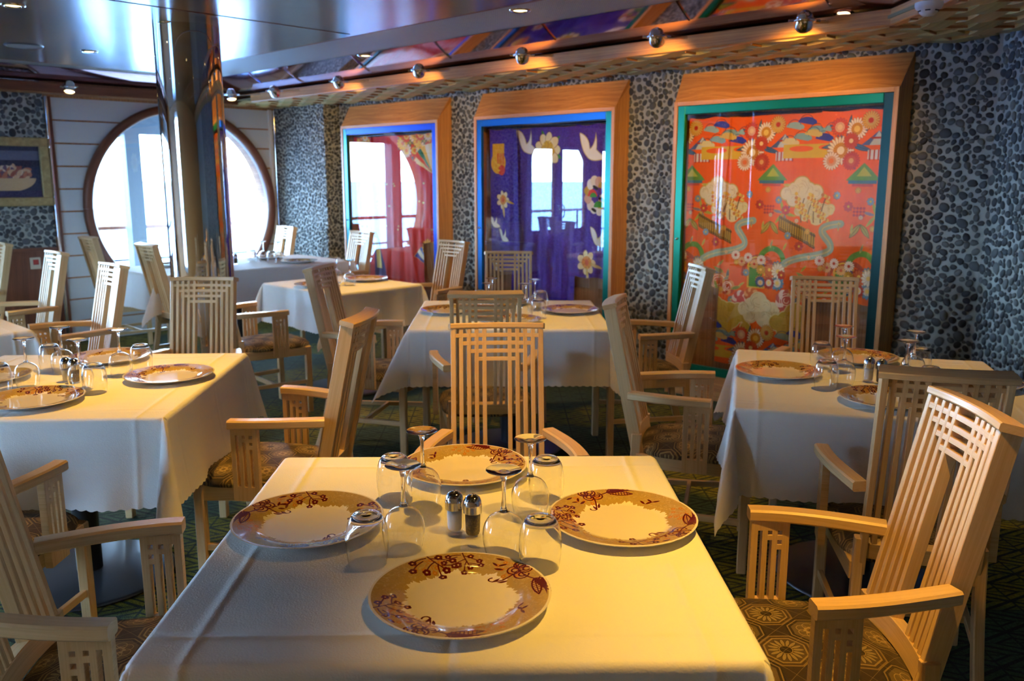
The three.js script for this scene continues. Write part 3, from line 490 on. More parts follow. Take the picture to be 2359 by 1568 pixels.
// ------------------------------------------------------------------ display cases and robes (local x along the wall, z into the room)
const caseNames = ['red', 'purple', 'orange'];
const anod = [[[0.01, 0.16, 0.2], [0.02, 0.1, 0.75]], [[0.01, 0.16, 0.55], [0.0, 0.2, 0.17]], [[0.0, 0.22, 0.13], [0.0, 0.035, 0.038]]].map(c => c.map(q => std({ color: lin(...q), metalness: 0.55, roughness: 0.28 })));
CASES.forEach(([a0, a1], i) => {
  const o = K((a0 + a1) / 2, 0), w = a1 - a0, h = w / 2, P = 0.14, T = 1.965, B = 0.17;
  const c = thing('display_case', `oak framed glass display case holding the ${caseNames[i]} robe`, 'display case', [o.x, 0, o.z], -Math.PI / 4, 'robe display cases');
  // oak surround: proud inner edge, sloping top, straight sides
  const prism = (pts, z) => { const g = new THREE.BufferGeometry(); return g; };
  const quadSolid = (f, b) => { // front and back quads (4 points each) joined to a solid
    const q = [...f, ...b], F4 = [[0, 1, 2, 3], [7, 6, 5, 4], [0, 4, 5, 1], [1, 5, 6, 2], [2, 6, 7, 3], [3, 7, 4, 0]], pos = [], uv = [];
    for (const s of F4) for (const k of [0, 1, 2, 0, 2, 3]) { const p = q[s[k]]; pos.push(...p); uv.push(p[1] + p[2], p[0]); }
    const g = new THREE.BufferGeometry(); g.setAttribute('position', new THREE.Float32BufferAttribute(pos, 3)); g.setAttribute('uv', new THREE.Float32BufferAttribute(uv, 2)); g.computeVertexNormals(); return g;
  };
  const e = 0.02, S = 0.028;
  part('top_board', quadSolid([[-h, T, P], [h, T, P], [h + e, 2.155, 0.02], [-h - e, 2.155, 0.02]], [[-h, T, 0.002], [h, T, 0.002], [h + e, 2.155, 0.002], [-h - e, 2.155, 0.002]]), M.oak, c);
  for (const s of [-1, 1]) {
    const f = [[s * h, 0, P], [s * h, T, P], [s * (h + e), 2.15, 0.002], [s * (h + e), 0, 0.002]];
    const g = quadSolid(s > 0 ? [[h - 0.004, 0, P], [h, 0, P], [h, T, P], [h - 0.004, T, P]] : [[-h, 0, P], [-h + 0.004, 0, P], [-h + 0.004, T, P], [-h, T, P]], s > 0 ? [[h - 0.004, 0, 0.002], [h + e, 0, 0.002], [h + e, T + 0.16, 0.002], [h - 0.004, T, 0.002]] : [[-h - e, 0, 0.002], [-h + 0.004, 0, 0.002], [-h + 0.004, T, 0.002], [-h - e, T + 0.16, 0.002]]);
    const uvA = g.attributes.uv, pA = g.attributes.position; for (let k = 0; k < uvA.count; k++) uvA.setXY(k, pA.getX(k) + pA.getZ(k), pA.getY(k));
    part('side_board', g, M.oak, c);
    part('face_strip', at(cbox(S, T - 0.0, 0.012, 0.002), s * (h - S / 2), T / 2, P + 0.004), M.oak, c);
  }
  part('face_strip', at(cbox(w - 2 * S, S, 0.012, 0.002), 0, T - S / 2, P + 0.004), M.oak, c);
  part('bottom_board', at(cbox(w - 2 * S, B, P - 0.004, 0.003), 0, B / 2, P / 2), M.oak, c);
  // coloured metal frame
  const m = 0.055, x1 = h - S - m / 2, y0 = B + m / 2, y1 = T - S - m / 2;
  part('metal_bar', at(cbox(m, y1 - y0 + m, 0.03, 0.003), -x1, (y0 + y1) / 2, P - 0.012), anod[i][0], c);
  part('metal_bar', at(cbox(m, y1 - y0 + m, 0.03, 0.003), x1, (y0 + y1) / 2, P - 0.012), anod[i][1], c);
  part('metal_bar', at(cbox(2 * x1 - m, m, 0.03, 0.003), 0, y1, P - 0.012), i === 1 ? anod[1][0] : anod[i][i ? 0 : 1], c);
  part('metal_bar', at(cbox(2 * x1 - m, m, 0.03, 0.003), 0, y0, P - 0.012), anod[i][0], c);
  part('lock', at(lathe([[0, 0.008], [0.008, 0.006], [0.009, 0], [0, 0]], 16).rotateX(Math.PI / 2), -x1, 1.07, P + 0.004), M.chrome, c);
  part('pane', at(new THREE.BoxGeometry(2 * x1 - m, y1 - y0 - m, 0.001), 0, (y0 + y1) / 2, P - 0.018), M.casePane, c);
  part('back_board', at(cbox(w - 0.02, T - B, 0.01, 0.001), 0, (T + B) / 2, 0.007), M.oakPanel, c);
  // robe: body and two sleeves of folded cloth, each with its own hem
  const iw = 2 * x1 - m + 0.02, top = y1 - m / 2 - 0.025;
  const r = thing('robe', ['red silk robe with painted fans behind glass', 'purple silk robe with white cranes behind glass', 'orange silk robe with garden and blossom print behind glass'][i], 'robe', [o.x, 0, o.z], -Math.PI / 4, 'robes in the display cases');
  const bot = y0 + m / 2 + 0.03;
  const cloth = (name, x0, xA, xB, x1b, yb, z, amp, k) => part(name, grid(60, 40, (u, v) => {
    const y = top + (yb - top) * v, L = x0 + (xA - x0) * v, Rr = xB + (x1b - xB) * v, x = L + (Rr - L) * u;
    return V(x, y + 0.006 * Math.sin(u * 9 + k), z + amp * (0.35 + 0.65 * v) * (Math.sin(u * k * 6.28 + v * 1.3) * 0.6 + Math.sin(u * k * 13 + 1.7 + v * 2) * 0.4));
  }, (u, v, p) => [(p.x + iw / 2) / iw, 1 - (top - p.y) / 1.78]).scale(1, 1, 1), [M.redSilk, M.purpleSilk, M.orangeSilk][i], r);
  const X = (t) => -iw / 2 + iw * t;
  // faces were laid out top-down: the cloth is two-sided, so the order does not matter
  if (i === 2) { cloth('sleeve', X(0.005), X(0.005), X(0.24), X(0.21), 0.76, 0.075, 0.008, 2); cloth('body', X(0.225), X(0.2), X(0.7), X(0.66), bot, 0.06, 0.007, 3); cloth('sleeve', X(0.7), X(0.665), X(0.985), X(0.985), 0.74, 0.07, 0.009, 2); }
  else if (i === 1) { cloth('sleeve', X(0.03), X(0.05), X(0.27), X(0.3), 0.72, 0.075, 0.009, 2); cloth('body', X(0.26), X(0.2), X(0.76), X(0.72), bot, 0.058, 0.014, 4); cloth('sleeve', X(0.74), X(0.74), X(0.985), X(0.985), 0.735, 0.074, 0.01, 2); }
  else { cloth('sleeve', X(0.03), X(0.06), X(0.24), X(0.27), 0.8, 0.075, 0.01, 2); cloth('body', X(0.22), X(0.16), X(0.78), X(0.82), bot, 0.058, 0.013, 4); cloth('sleeve', X(0.76), X(0.76), X(0.985), X(0.985), 0.9, 0.074, 0.01, 2); }
  part('hanging_rod', new THREE.CylinderGeometry(0.009, 0.009, iw - 0.02, 12).rotateZ(Math.PI / 2).translate(0, top + 0.01, 0.06), M.darkMetal, r);
});

// ------------------------------------------------------------------ framed picture and notice on the window wall
{
  const s0 = 2.435, s1 = 3.25, y0 = 1.235, y1 = 1.815, cs = (s0 + s1) / 2, cy = (y0 + y1) / 2, w = s1 - s0, h = y1 - y0;
  const p = thing('framed_picture', 'wide pale gold framed picture of a bowl on the pebbled panel', 'picture', wpt(cs, cy, 0.014).toArray(), Math.PI / 4);
  const gold = std({ map: dataTex(256, 256, (u, v) => mix([196, 178, 128], [150, 132, 88], fbm(u, v, 40, 40, 3, 6)), true), roughness: 0.5, metalness: 0.3 });
  const f = 0.075;
  for (const s of [-1, 1]) { part('frame_bar', at(cbox(w, f, 0.035, 0.006), 0, s * (h - f) / 2, 0.018), gold, p); part('frame_bar', at(cbox(f, h - 2 * f, 0.035, 0.006), s * (w - f) / 2, 0, 0.018), gold, p); }
  const print = canvasTex(512, 330, (g, W, H) => {
    g.fillStyle = '#2c3350'; g.fillRect(0, 0, W, H); g.fillStyle = '#6a6f88'; g.fillRect(0, 30, W, 60); g.fillStyle = '#2a2740'; g.fillRect(0, 92, W, 40);
    for (let k = 0; k < 90; k++) { g.fillStyle = ['#c87a5a', '#e0b890', '#a85a48', '#e8cdb0', '#7a5a70'][k % 5]; g.beginPath(); g.ellipse(120 + rnd() * 330, 130 + rnd() * 80, 26, 12, rnd() * 3, 0, 7); g.fill(); }
    g.fillStyle = '#d9b98c'; g.beginPath(); g.ellipse(290, 205, 190, 34, 0, 0, Math.PI); g.ellipse(290, 205, 190, 90, 0, 0, Math.PI); g.fill(); g.fillStyle = '#3a3358'; g.fillRect(0, 285, W, 45);
  });
  part('print', at(new THREE.PlaneGeometry(w - 2 * f + 0.004, h - 2 * f + 0.004), 0, 0, 0.012), std({ map: print, roughness: 0.6 }), p);
  part('pane', at(new THREE.BoxGeometry(w - 2 * f, h - 2 * f, 0.001), 0, 0, 0.02), M.pane, p);
  const q = thing('notice_plate', 'small cream notice plate with red square on the wainscot', 'sign', wpt(2.62, 0.74, 0.011).toArray(), Math.PI / 4);
  part('plate', cbox(0.085, 0.1, 0.006, 0.001), std({ color: lin(0.62, 0.55, 0.42), roughness: 0.4 }), q);
  part('emblem', at(cbox(0.045, 0.045, 0.004, 0.0005), 0.004, 0.01, 0.003), std({ color: lin(0.45, 0.04, 0.03), roughness: 0.4 }), q);
}
// ------------------------------------------------------------------ table linen
const clothBump = dataTex(1024, 1024, (u, v) => {
  let h = 0.5 + (fbm(u, v, 5, 5, 4, 91) - 0.5) * 0.5 + (fbm(u, v, 3, 14, 3, 17) - 0.5) * 0.35;
  for (const p of [0.235, 0.5, 0.765]) for (const t of [u, v]) { const d = Math.abs(t - p) / 0.006; if (d < 4) h += (p === 0.5 ? -0.12 : 0.16) * Math.exp(-d * d); }
  return Math.max(0, Math.min(1, h + (hash(Math.floor(u * 1024), Math.floor(v * 1024), 2) - 0.5) * 0.03));
}, false);
M.linen = phy({ color: lin(0.82, 0.82, 0.83), roughness: 0.72, sheen: 0.15, sheenRoughness: 0.5, bumpMap: clothBump, bumpScale: 0.016, side: THREE.DoubleSide });
const TOP = 0.75;
function clothGeo(hx, hz, o, sd, detail) {
  const rho = 0.014, pos = [], uv = [], idx = [];
  const put = (x, y, z, u, v) => { pos.push(x, y, z); uv.push(u / (2 * (hx + o)) + 0.5, v / (2 * (hz + o)) + 0.5); return pos.length / 3 - 1; };
  const n = 24; const top = [];
  for (let j = 0; j <= n; j++) for (let i = 0; i <= n; i++) { const x = hx * (2 * i / n - 1), z = hz * (2 * j / n - 1); top.push(put(x, TOP, z, x, z)); }
  for (let j = 0; j < n; j++) for (let i = 0; i < n; i++) { const a = top[j * (n + 1) + i], b = top[(j + 1) * (n + 1) + i]; idx.push(a, b, a + 1, a + 1, b, b + 1); }
  // the drop, walked round the edge; sides then corners
  const ring = [], ns = Math.round(detail * 70), nc = Math.round(detail * 34);
  const sides = [[-hx, hz, hx, hz, 0, 1], [hx, hz, hx, -hz, 1, 0], [hx, -hz, -hx, -hz, 0, -1], [-hx, -hz, -hx, hz, -1, 0]];
  sides.forEach(([ax, az, bx, bz, nx, nz], k) => {
    for (let i = 0; i < ns; i++) { const t = i / ns; ring.push({ x: ax + (bx - ax) * t, z: az + (bz - az) * t, n: [nx, nz], t, k, c: null }); }
    const [, , , , mx, mz] = sides[(k + 1) % 4];
    for (let i = 0; i < nc; i++) { const f = i / nc; ring.push({ x: bx, z: bz, n: [nx, nz], m: [mx, mz], c: f * Math.PI / 2, k }); }
  });
  let perim = 0; const N = ring.length, nv = 26, base = pos.length / 3;
  ring.forEach((q, i) => {
    const qn = ring[(i + 1) % N];
    const scal = 0.0055 * Math.abs(Math.sin(perim * Math.PI / 0.034));
    for (let j = 0; j <= nv; j++) {
      const e = Math.pow(j / nv, 1.15) * (o + scal); let x, y, z, fu, fv;
      if (q.c === null) {
        const edge = Math.min(q.t, 1 - q.t), arc = rho * Math.PI / 2; let out, drop;
        if (e < arc) { const a = e / rho; out = rho * Math.sin(a); drop = rho * (1 - Math.cos(a)); } else { out = rho; drop = rho + e - arc; }
        const wv = Math.sin(q.t * 11 + sd * 3 + q.k * 2) * 0.6 + Math.sin(q.t * 23 + sd + q.k) * 0.4, f = drop / (o + 0.01);
        out += f * f * (0.020 + 0.020 * wv * Math.min(1, edge * 6)) + f * 0.012;
        x = q.x + q.n[0] * out; z = q.z + q.n[1] * out; y = TOP - drop; fu = q.x + q.n[0] * e; fv = q.z + q.n[1] * e;
      } else {
        const f = q.c, cs = Math.cos(f), sn = Math.sin(f), r = e / Math.max(cs, sn), pk = Math.sin(2 * f);
        let s = 0.09 + 0.27 * Math.pow(pk, 1.6) + 0.06 * Math.sin(6 * f + sd) * pk; const arc = 0.02;
        const dx = q.n[0] * cs + q.m[0] * sn, dz = q.n[1] * cs + q.m[1] * sn;
        const bend = Math.min(1, r / 0.05), tw = (Math.sin(sd * 5 + q.k * 1.7)) * 0.25 * pk * r;
        const out = rho * Math.min(1, r / arc) + r * s * bend * 0.9, drop = Math.max(0, r * Math.sqrt(Math.max(0.1, 1 - s * s)) - rho * 0.43 * Math.min(1, r / arc));
        x = q.x + dx * out - dz * tw; z = q.z + dz * out + dx * tw; y = TOP - drop; fu = q.x + dx * r; fv = q.z + dz * r;
      }
      put(x, y, z, fu, fv);
    }
    perim += q.c === null ? Math.hypot(qn.x - q.x, qn.z - q.z) : o * 0.0 + 2 * o / nc;
  });
  for (let i = 0; i < N; i++) for (let j = 0; j < nv; j++) { const a = base + i * (nv + 1) + j, b = base + ((i + 1) % N) * (nv + 1) + j; idx.push(a, a + 1, b, b, a + 1, b + 1); }
  const g = new THREE.BufferGeometry(); g.setAttribute('position', new THREE.Float32BufferAttribute(pos, 3)); g.setAttribute('uv', new THREE.Float32BufferAttribute(uv, 2)); g.setIndex(idx); g.computeVertexNormals();
  const nr = g.attributes.normal; for (let k = 0; k < top.length; k++) nr.setXYZ(top[k], 0, 1, 0);
  for (let i = 0; i < N; i++) nr.setXYZ(base + i * (nv + 1), 0, 1, 0);
  return g;
}
// ------------------------------------------------------------------ tableware
const burgundy = '#5e1214', rust = '#c4761e';
const plateTex = canvasTex(1024, 1024, (g, W) => {
  g.translate(512, 512); g.fillStyle = '#f3ebd9'; g.fillRect(-512, -512, 1024, 1024);
  // crackled gold band with ragged inner edge
  g.fillStyle = '#b89a52'; g.beginPath(); g.arc(0, 0, 497, 0, 7); for (let k = 720; k >= 0; k--) { const a = k / 720 * Math.PI * 2, r = 322 + 16 * Math.sin(a * 7 + 1) + 7 * Math.sin(a * 19) + 6 * Math.sin(a * 43 + 2) + 5 * Math.sin(a * 71 + 1) + 3 * Math.sin(a * 113); g.lineTo(r * Math.cos(a), r * Math.sin(a)); } g.fill('evenodd');
  g.save(); g.beginPath(); g.arc(0, 0, 497, 0, 7); g.arc(0, 0, 345, 0, 7); g.clip('evenodd');
  for (let k = 0; k < 2600; k++) { const a = rnd() * 6.283, r = 340 + rnd() * 160, x = r * Math.cos(a), y = r * Math.sin(a); g.strokeStyle = k % 3 ? 'rgba(150,130,80,0.5)' : 'rgba(226,206,150,0.6)'; g.lineWidth = 1.6; g.beginPath(); g.moveTo(x, y); g.lineTo(x + rr(-14, 14), y + rr(-14, 14)); g.lineTo(x + rr(-20, 20), y + rr(-20, 20)); g.stroke(); }
  g.restore();
  const bl = (x, y, s, c) => { g.fillStyle = c; for (let k = 0; k < 5; k++) { g.beginPath(); g.arc(x + Math.cos(k * 1.257) * s * 0.6, y + Math.sin(k * 1.257) * s * 0.6, s * 0.5, 0, 7); g.fill(); } g.fillStyle = '#d9bf80'; g.beginPath(); g.arc(x, y, s * 0.28, 0, 7); g.fill(); };
  const sprig = (a0, c, s) => { g.save(); g.rotate(a0); g.translate(430, 0); g.scale(s, s); g.strokeStyle = c; g.lineWidth = 7; g.lineCap = 'round'; for (const [x1, y1, x2, y2] of [[60, -10, -70, 40], [0, 12, -60, -50], [30, 4, -20, 90], [-20, 20, -110, 10], [40, -20, 20, -90], [-40, 28, -60, 100], [20, -40, -40, -110]]) { g.beginPath(); g.moveTo(x1, y1); g.quadraticCurveTo((x1 + x2) / 2 + 10, (y1 + y2) / 2 - 12, x2, y2); g.stroke(); } for (const [x, y] of [[-72, 42], [-62, -52], [-22, 92], [-110, 8], [18, -92], [-62, 102], [-42, -112], [26, 40]]) bl(x, y, 19, c); g.restore(); };
  const lily = (a0, c, s, f = 1) => {
    g.save(); g.rotate(a0); g.translate(408, 0); g.scale(s, s * f); g.strokeStyle = c; g.fillStyle = c; g.lineWidth = 7; g.lineCap = 'round'; g.lineJoin = 'round';
    for (const [a, L, w] of [[0.9, 150, 38], [1.35, 160, 30], [1.8, 130, 34]]) { g.save(); g.translate(30, 0); g.rotate(a); g.beginPath(); g.moveTo(0, 0); g.quadraticCurveTo(L * 0.5, -w, L, 4); g.quadraticCurveTo(L * 0.45, w, 0, 0); g.stroke(); g.lineWidth = 4; for (let k = 1; k < 8; k++) { g.beginPath(); g.moveTo(L * k / 9, -w * 0.5); g.lineTo(L * k / 9 + 5, w * 0.5); g.stroke(); } g.beginPath(); g.moveTo(0, 0); g.lineTo(L * 0.9, 2); g.stroke(); g.lineWidth = 8; g.restore(); }
    g.beginPath(); g.moveTo(70, 10); g.quadraticCurveTo(60, 70, 20, 150); g.quadraticCurveTo(40, 80, 30, 30); g.closePath(); g.fill();
    g.beginPath(); g.moveTo(30, 0); g.quadraticCurveTo(-10, -60, 10, -150); g.stroke();
    for (const [x, y, r] of [[0, -60, 30], [30, -90, 28], [-16, -104, 26], [20, -126, 24]]) { g.beginPath(); g.arc(x, y, r, 0.4, 5.6); g.stroke(); g.beginPath(); g.arc(x + 4, y + 2, r * 0.5, 1, 6); g.stroke(); }
    for (const [x, y, a] of [[-60, -60, 3.4], [-80, -96, 2.8], [-50, -130, 3.9], [10, -180, 4.6], [-20, -190, 4.0], [30, -170, 5.2]]) leaf(g, x, y, a, 44, 13, c); g.beginPath(); g.moveTo(-10, -80); g.quadraticCurveTo(-60, -70, -110, -84); g.stroke(); g.beginPath(); g.arc(-112, -100, 15, 1, 5); g.stroke();
    g.restore();
  };
  for (const [a, s] of [[0.9, 0.8], [2.2, 0.8], [3.9, 0.85], [5.2, 0.8]]) { g.globalAlpha = 0.65; sprig(a + 0.35, rust, s); g.globalAlpha = 1; }
  sprig(-1.95, burgundy, 1.3); sprig(-1.5, burgundy, 1.05); sprig(2.85, burgundy, 1.15); lily(-0.3, burgundy, 1.45); lily(1.75, burgundy, 1.5, -1); for (const [a, r] of [[2.35, 330], [2.45, 360], [2.25, 372], [-0.95, 400], [0.45, 345], [0.55, 380]]) { leaf(g, r * Math.cos(a), r * Math.sin(a), a + 0.8, 60, 18, burgundy); leaf(g, r * Math.cos(a), r * Math.sin(a), a - 1.2, 54, 16, burgundy); } 
  g.strokeStyle = '#f3ebd9'; g.lineWidth = 12; g.beginPath(); g.arc(0, 0, 505, 0, 7); g.stroke();
});
M.plate = phy({ map: plateTex, roughness: 0.12, clearcoat: 0.8, clearcoatRoughness: 0.04 });
M.plateBack = phy({ color: lin(0.8, 0.78, 0.72), roughness: 0.15, clearcoat: 0.6, clearcoatRoughness: 0.05 });
const PR = 0.157;
function planarUv(g, R) { const p = g.attributes.position, u = g.attributes.uv; for (let i = 0; i < p.count; i++) u.setXY(i, p.getX(i) / (2 * R) + 0.5, 0.5 - p.getZ(i) / (2 * R)); return g; }
const plateTopGeo = planarUv(lathe([[0.0001, 0.007], [0.05, 0.007], [0.09, 0.0073], [0.098, 0.0085], [0.106, 0.012], [0.114, 0.0152], [0.13, 0.0182], [0.15, 0.0215], [0.1555, 0.0222], [PR, 0.0215]], 96), PR);
const plateBackGeo = lathe([[PR, 0.0215], [PR - 0.001, 0.0195], [0.115, 0.0115], [0.104, 0.006], [0.1, 0.0005], [0.094, 0.0005], [0.09, 0.003], [0.0001, 0.003]], 96);
function plateAt(p, turn, label, group) { const t = thing('dinner_plate', label, 'plate', p, turn, group); part('face', plateTopGeo, M.plate, t, 'cream face with gold floral band'); part('underside', plateBackGeo, M.plateBack, t); return t; }
function shell(outer, t, extra = []) { // closed double wall: up the outside, back down the inside
  const n = outer.length, inn = outer.map(([r, y], i) => { const a = outer[Math.max(0, i - 1)], b = outer[Math.min(n - 1, i + 1)], dx = b[0] - a[0], dy = b[1] - a[1], L = Math.hypot(dx, dy); return [Math.max(0.0001, r - t * dy / L), Math.max(outer[0][1] + 0.0001, y + t * dx / L)]; });
  return lathe([...outer, ...extra, ...inn.reverse(), outer[0]], 64);
}
const bowlGeo = shell([[0.0335, 0.0005], [0.0365, 0.012], [0.0393, 0.025], [0.0408, 0.036], [0.0412, 0.046], [0.0402, 0.056], [0.0375, 0.066], [0.0325, 0.0755], [0.0255, 0.0825], [0.0165, 0.087], [0.009, 0.0895]], 0.0011, [[0.0001, 0.0905]]);
const stemGeo = lathe([[0.0001, 0.0908], [0.009, 0.091], [0.0068, 0.094], [0.0048, 0.101], [0.0038, 0.125], [0.0042, 0.15], [0.0062, 0.1615], [0.01, 0.1668], [0.0001, 0.1668]], 24);
const footGeo = lathe([[0.0001, 0.1672], [0.012, 0.168], [0.024, 0.1715], [0.0335, 0.1742], [0.0345, 0.175], [0.0338, 0.1758], [0.02, 0.1752], [0.0001, 0.1745]], 48);
const tumblerGeo = shell([[0.0358, 0.0005], [0.0385, 0.018], [0.0398, 0.03], [0.0405, 0.042], [0.0402, 0.056], [0.0392, 0.067], [0.0372, 0.078], [0.034, 0.088], [0.029, 0.0958]], 0.0013, [[0.0265, 0.0985], [0.0235, 0.0993], [0.02, 0.0978], [0.0001, 0.0972]]);
const tRingGeo = new THREE.TorusGeometry(0.0235, 0.0011, 8, 48).rotateX(Math.PI / 2).translate(0, 0.1, 0);
function gobletAt(p, label, group) { const t = thing('wine_glass', label, 'wine glass', p, rr(0, 6), group); part('bowl', bowlGeo, M.solidGlass, t); part('stem', stemGeo, M.solidGlass, t); part('foot', footGeo, M.solidGlass, t); }
function tumblerAt(p, label, group) { const t = thing('tumbler', label, 'tumbler', p, rr(0, 6), group); part('wall', tumblerGeo, M.solidGlass, t); part('base_ring', tRingGeo, M.solidGlass, t); }
const shBody = lathe([[0.0001, 0], [0.018, 0], [0.019, 0.003], [0.0195, 0.03], [0.0195, 0.05], [0.0185, 0.053], [0.0185, 0.056]], 32), shFill = lathe([[0.0001, 0.006], [0.013, 0.006], [0.0145, 0.01], [0.0155, 0.04], [0.0155, 0.049], [0.0001, 0.049]], 24);
const shCap = lathe([[0.0192, 0.052], [0.0192, 0.066], [0.0198, 0.067], [0.0195, 0.0695], [0.0182, 0.077], [0.0145, 0.084], [0.0085, 0.0885], [0.0001, 0.0898]], 32);
M.salt = std({ color: lin(0.8, 0.79, 0.76), roughness: 0.9 }); M.pepper = std({ map: dataTex(128, 128, (u, v) => mix([120, 98, 60], [46, 36, 24], hash(Math.floor(u * 64), Math.floor(v * 64), 5)), true), roughness: 0.9 });
const holes = mergeGeometries([[0, 0], [0.006, 0], [-0.006, 0], [0, 0.006], [0, -0.006]].map(([x, z]) => new THREE.CylinderGeometry(0.0011, 0.0011, 0.002, 8).translate(x, 0.0893 - (x * x + z * z) * 18, z)));
function shakerAt(p, salt, label, group) { const t = thing(salt ? 'salt_shaker' : 'pepper_shaker', label, 'shaker', p, 0, group); part('glass_body', shBody, M.thinGlass, t); part('contents', shFill, salt ? M.salt : M.pepper, t); const c = part('cap', shCap, M.chrome, t, 'domed chrome cap'); part('pour_holes', holes, M.black, c); }

// ------------------------------------------------------------------ tables
// every table: pedestal with round base, cloth, places; places are given in table axes
const PLACE = {
  front: [[0.01, 0.303], [0.086, 0.118], [0.154, 0.168]], left: [[-0.324, -0.03], [-0.11, 0.086], [-0.173, 0.148]],
  right: [[0.337, -0.03], [0.144, -0.081], [0.184, -0.176]], back: [[-0.01, -0.371], [-0.093, -0.143], [-0.163, -0.196]],
};
const SIDE = { front: 'away from the display cases', left: 'toward the round window', right: 'toward the angled wall', back: 'toward the display cases' };
function table(x, z, turn, hx, hz, desc, sd, over = 0.285, detail = 2, sides = ['front', 'left', 'right', 'back'], sk = 1, placing) {
  const t = thing('dining_table', `pedestal dining table with round dark base, ${desc}`, 'table', [x, 0, z], turn, 'dining tables');
  part('base', lathe([[0.0001, 0], [0.29, 0], [0.3, 0.006], [0.29, 0.016], [0.05, 0.032], [0.0001, 0.032]], 48), M.baseMetal, t, 'round dark metal base');
  part('pole', lathe([[0.045, 0.03], [0.045, 0.71]], 24), M.darkMetal, t);
  part('table_top', at(cbox(2 * hx - 0.01, 0.03, 2 * hz - 0.01, 0.004), 0, TOP - 0.017, 0), M.oakPanel, t);
  const c = new THREE.Mesh(clothGeo(hx, hz, over, sd, detail), M.linen); c.name = numbered('tablecloth'); c.position.set(x, 0, z); c.rotation.y = turn;
  c.userData = { label: `white linen cloth with scalloped hem, ${desc}`, category: 'tablecloth', group: 'white tablecloths' }; scene.add(c);
  const W = (p, y = TOP + 0.0005) => { const v = V(p[0], 0, p[1]).applyAxisAngle(V(0, 1, 0), turn); return [x + v.x, y, z + v.z]; };
  for (const s of sides) {
    const pl = (placing ?? PLACE)[s], tail = `${SIDE[s] ?? s}, ${desc}`;
    plateAt(W(pl[0]), turn + ({ front: 0, left: -1.6, right: 1.4, back: 2.9 }[s] ?? 1) + rr(-0.15, 0.15), `gold floral plate ${tail}`, 'plates laid on the tables');
    if (pl[1]) gobletAt(W(pl[1]), `upturned stemmed glass ${tail}`, 'upturned wine glasses');
    if (pl[2]) tumblerAt(W(pl[2]), `upturned tumbler ${tail}`, 'upturned tumblers');
  }
  if (sk) { shakerAt(W([-0.015, 0.002]), true, `salt shaker with chrome dome cap on ${desc}`, 'salt shakers'); shakerAt(W([0.023, 0.023]), false, `pepper shaker with chrome dome cap on ${desc}`, 'pepper shakers'); }
}
table(-0.079, -1.672, 0.0, 0.478, 0.485, 'the creased cloth', 0.3);
table(-1.545, -3.03, 0.035, 0.49, 0.49, 'the column-side cloth', 1.7);
table(1.345, -2.985, -0.28, 0.47, 0.49, 'the orange robe table', 2.4);
table(0.05, -4.6, 0, 0.49, 0.49, 'the purple robe table', 3.1);
const two = { left: [[-0.21, 0.02], [-0.03, 0.14], null], right: [[0.22, -0.02], [0.0, -0.06], [0.03, -0.16]] };
table(-1.1, -5.96, Math.PI / 4, 0.36, 0.42, 'the small red robe table', 4.2, 0.27, 1.5, ['left', 'right'], 0, two);
const four = { 'near the inner end': [[-0.26, 0.45], [-0.08, 0.3], [-0.1, 0.2]], 'near the window end': [[-0.26, -0.45], [-0.08, -0.3], [-0.1, -0.2]], 'at the inner corner': [[0.26, 0.45], [0.08, 0.36], [0.12, 0.265]], 'at the window corner': [[0.26, -0.45], [0.08, -0.36], [0.12, -0.265]] };
table(-2.25, -7.36, -Math.PI / 4, 0.45, 0.88, 'the long round window table', 5.3, 0.28, 1.5, Object.keys(four), 1, four);
table(-2.95, -4.11, Math.PI / 4, 0.48, 0.48, 'the framed picture table', 6.1, 0.28, 1.5, ['right', 'back'], 0);

// ------------------------------------------------------------------ armchairs
const seatTex = canvasTex(1024, 1024, (g, W) => {
  g.fillStyle = '#3a2a22'; g.fillRect(0, 0, W, W);
  const hexa = (x, y, r) => { g.beginPath(); for (let k = 0; k < 8; k++) { const a = Math.PI / 8 + k * Math.PI / 4; g[k ? 'lineTo' : 'moveTo'](x + r * Math.cos(a), y + r * Math.sin(a)); } g.closePath(); };
  const P = 512;
  for (let j = -1; j <= 2; j++) for (let i = -1; i <= 2; i++) for (const [ox, oy, kind] of [[0, 0, 0], [256, 256, 1]]) {
    const x = i * P + ox, y = j * P + oy;
    for (const [r, c] of kind ? [[196, '#8a7044'], [180, '#4a3626'], [160, '#a08654'], [146, '#5a4630']] : [[186, '#2a1e1a'], [172, '#92784a'], [160, '#33261f'], [140, '#6e5a3a']]) { hexa(x, y, r); g.fillStyle = c; g.fill(); }
    if (kind) { g.fillStyle = '#a08a5c'; for (let k = 0; k < 16; k++) { const a = k / 16 * 6.283; g.save(); g.translate(x, y); g.rotate(a); g.beginPath(); g.ellipse(88, 0, 40, 14, 0, 0, 7); g.fill(); g.strokeStyle = '#3a2a20'; g.lineWidth = 3; g.stroke(); g.restore(); } g.fillStyle = '#2c201a'; g.beginPath(); g.arc(x, y, 46, 0, 7); g.fill(); g.strokeStyle = '#a88c58'; g.lineWidth = 6; g.stroke(); }
    else { g.strokeStyle = '#b0965e'; g.lineWidth = 6; for (let k = 0; k < 6; k++) { g.beginPath(); g.arc(x + 60 * Math.cos(k * 1.05), y + 60 * Math.sin(k * 1.05), 42, 0, 7); g.stroke(); } flower(g, x, y, 52, 8, '#b89e68', '#3a2a20', '#8a6e44'); }
  }
  g.strokeStyle = 'rgba(170,146,98,0.6)'; g.lineWidth = 4; for (let k = -4; k < 8; k++) { g.beginPath(); g.moveTo(k * 256, 0); g.lineTo(k * 256 + 1024, 1024); g.stroke(); g.beginPath(); g.moveTo(k * 256, 1024); g.lineTo(k * 256 + 1024, 0); g.stroke(); }
}, true);
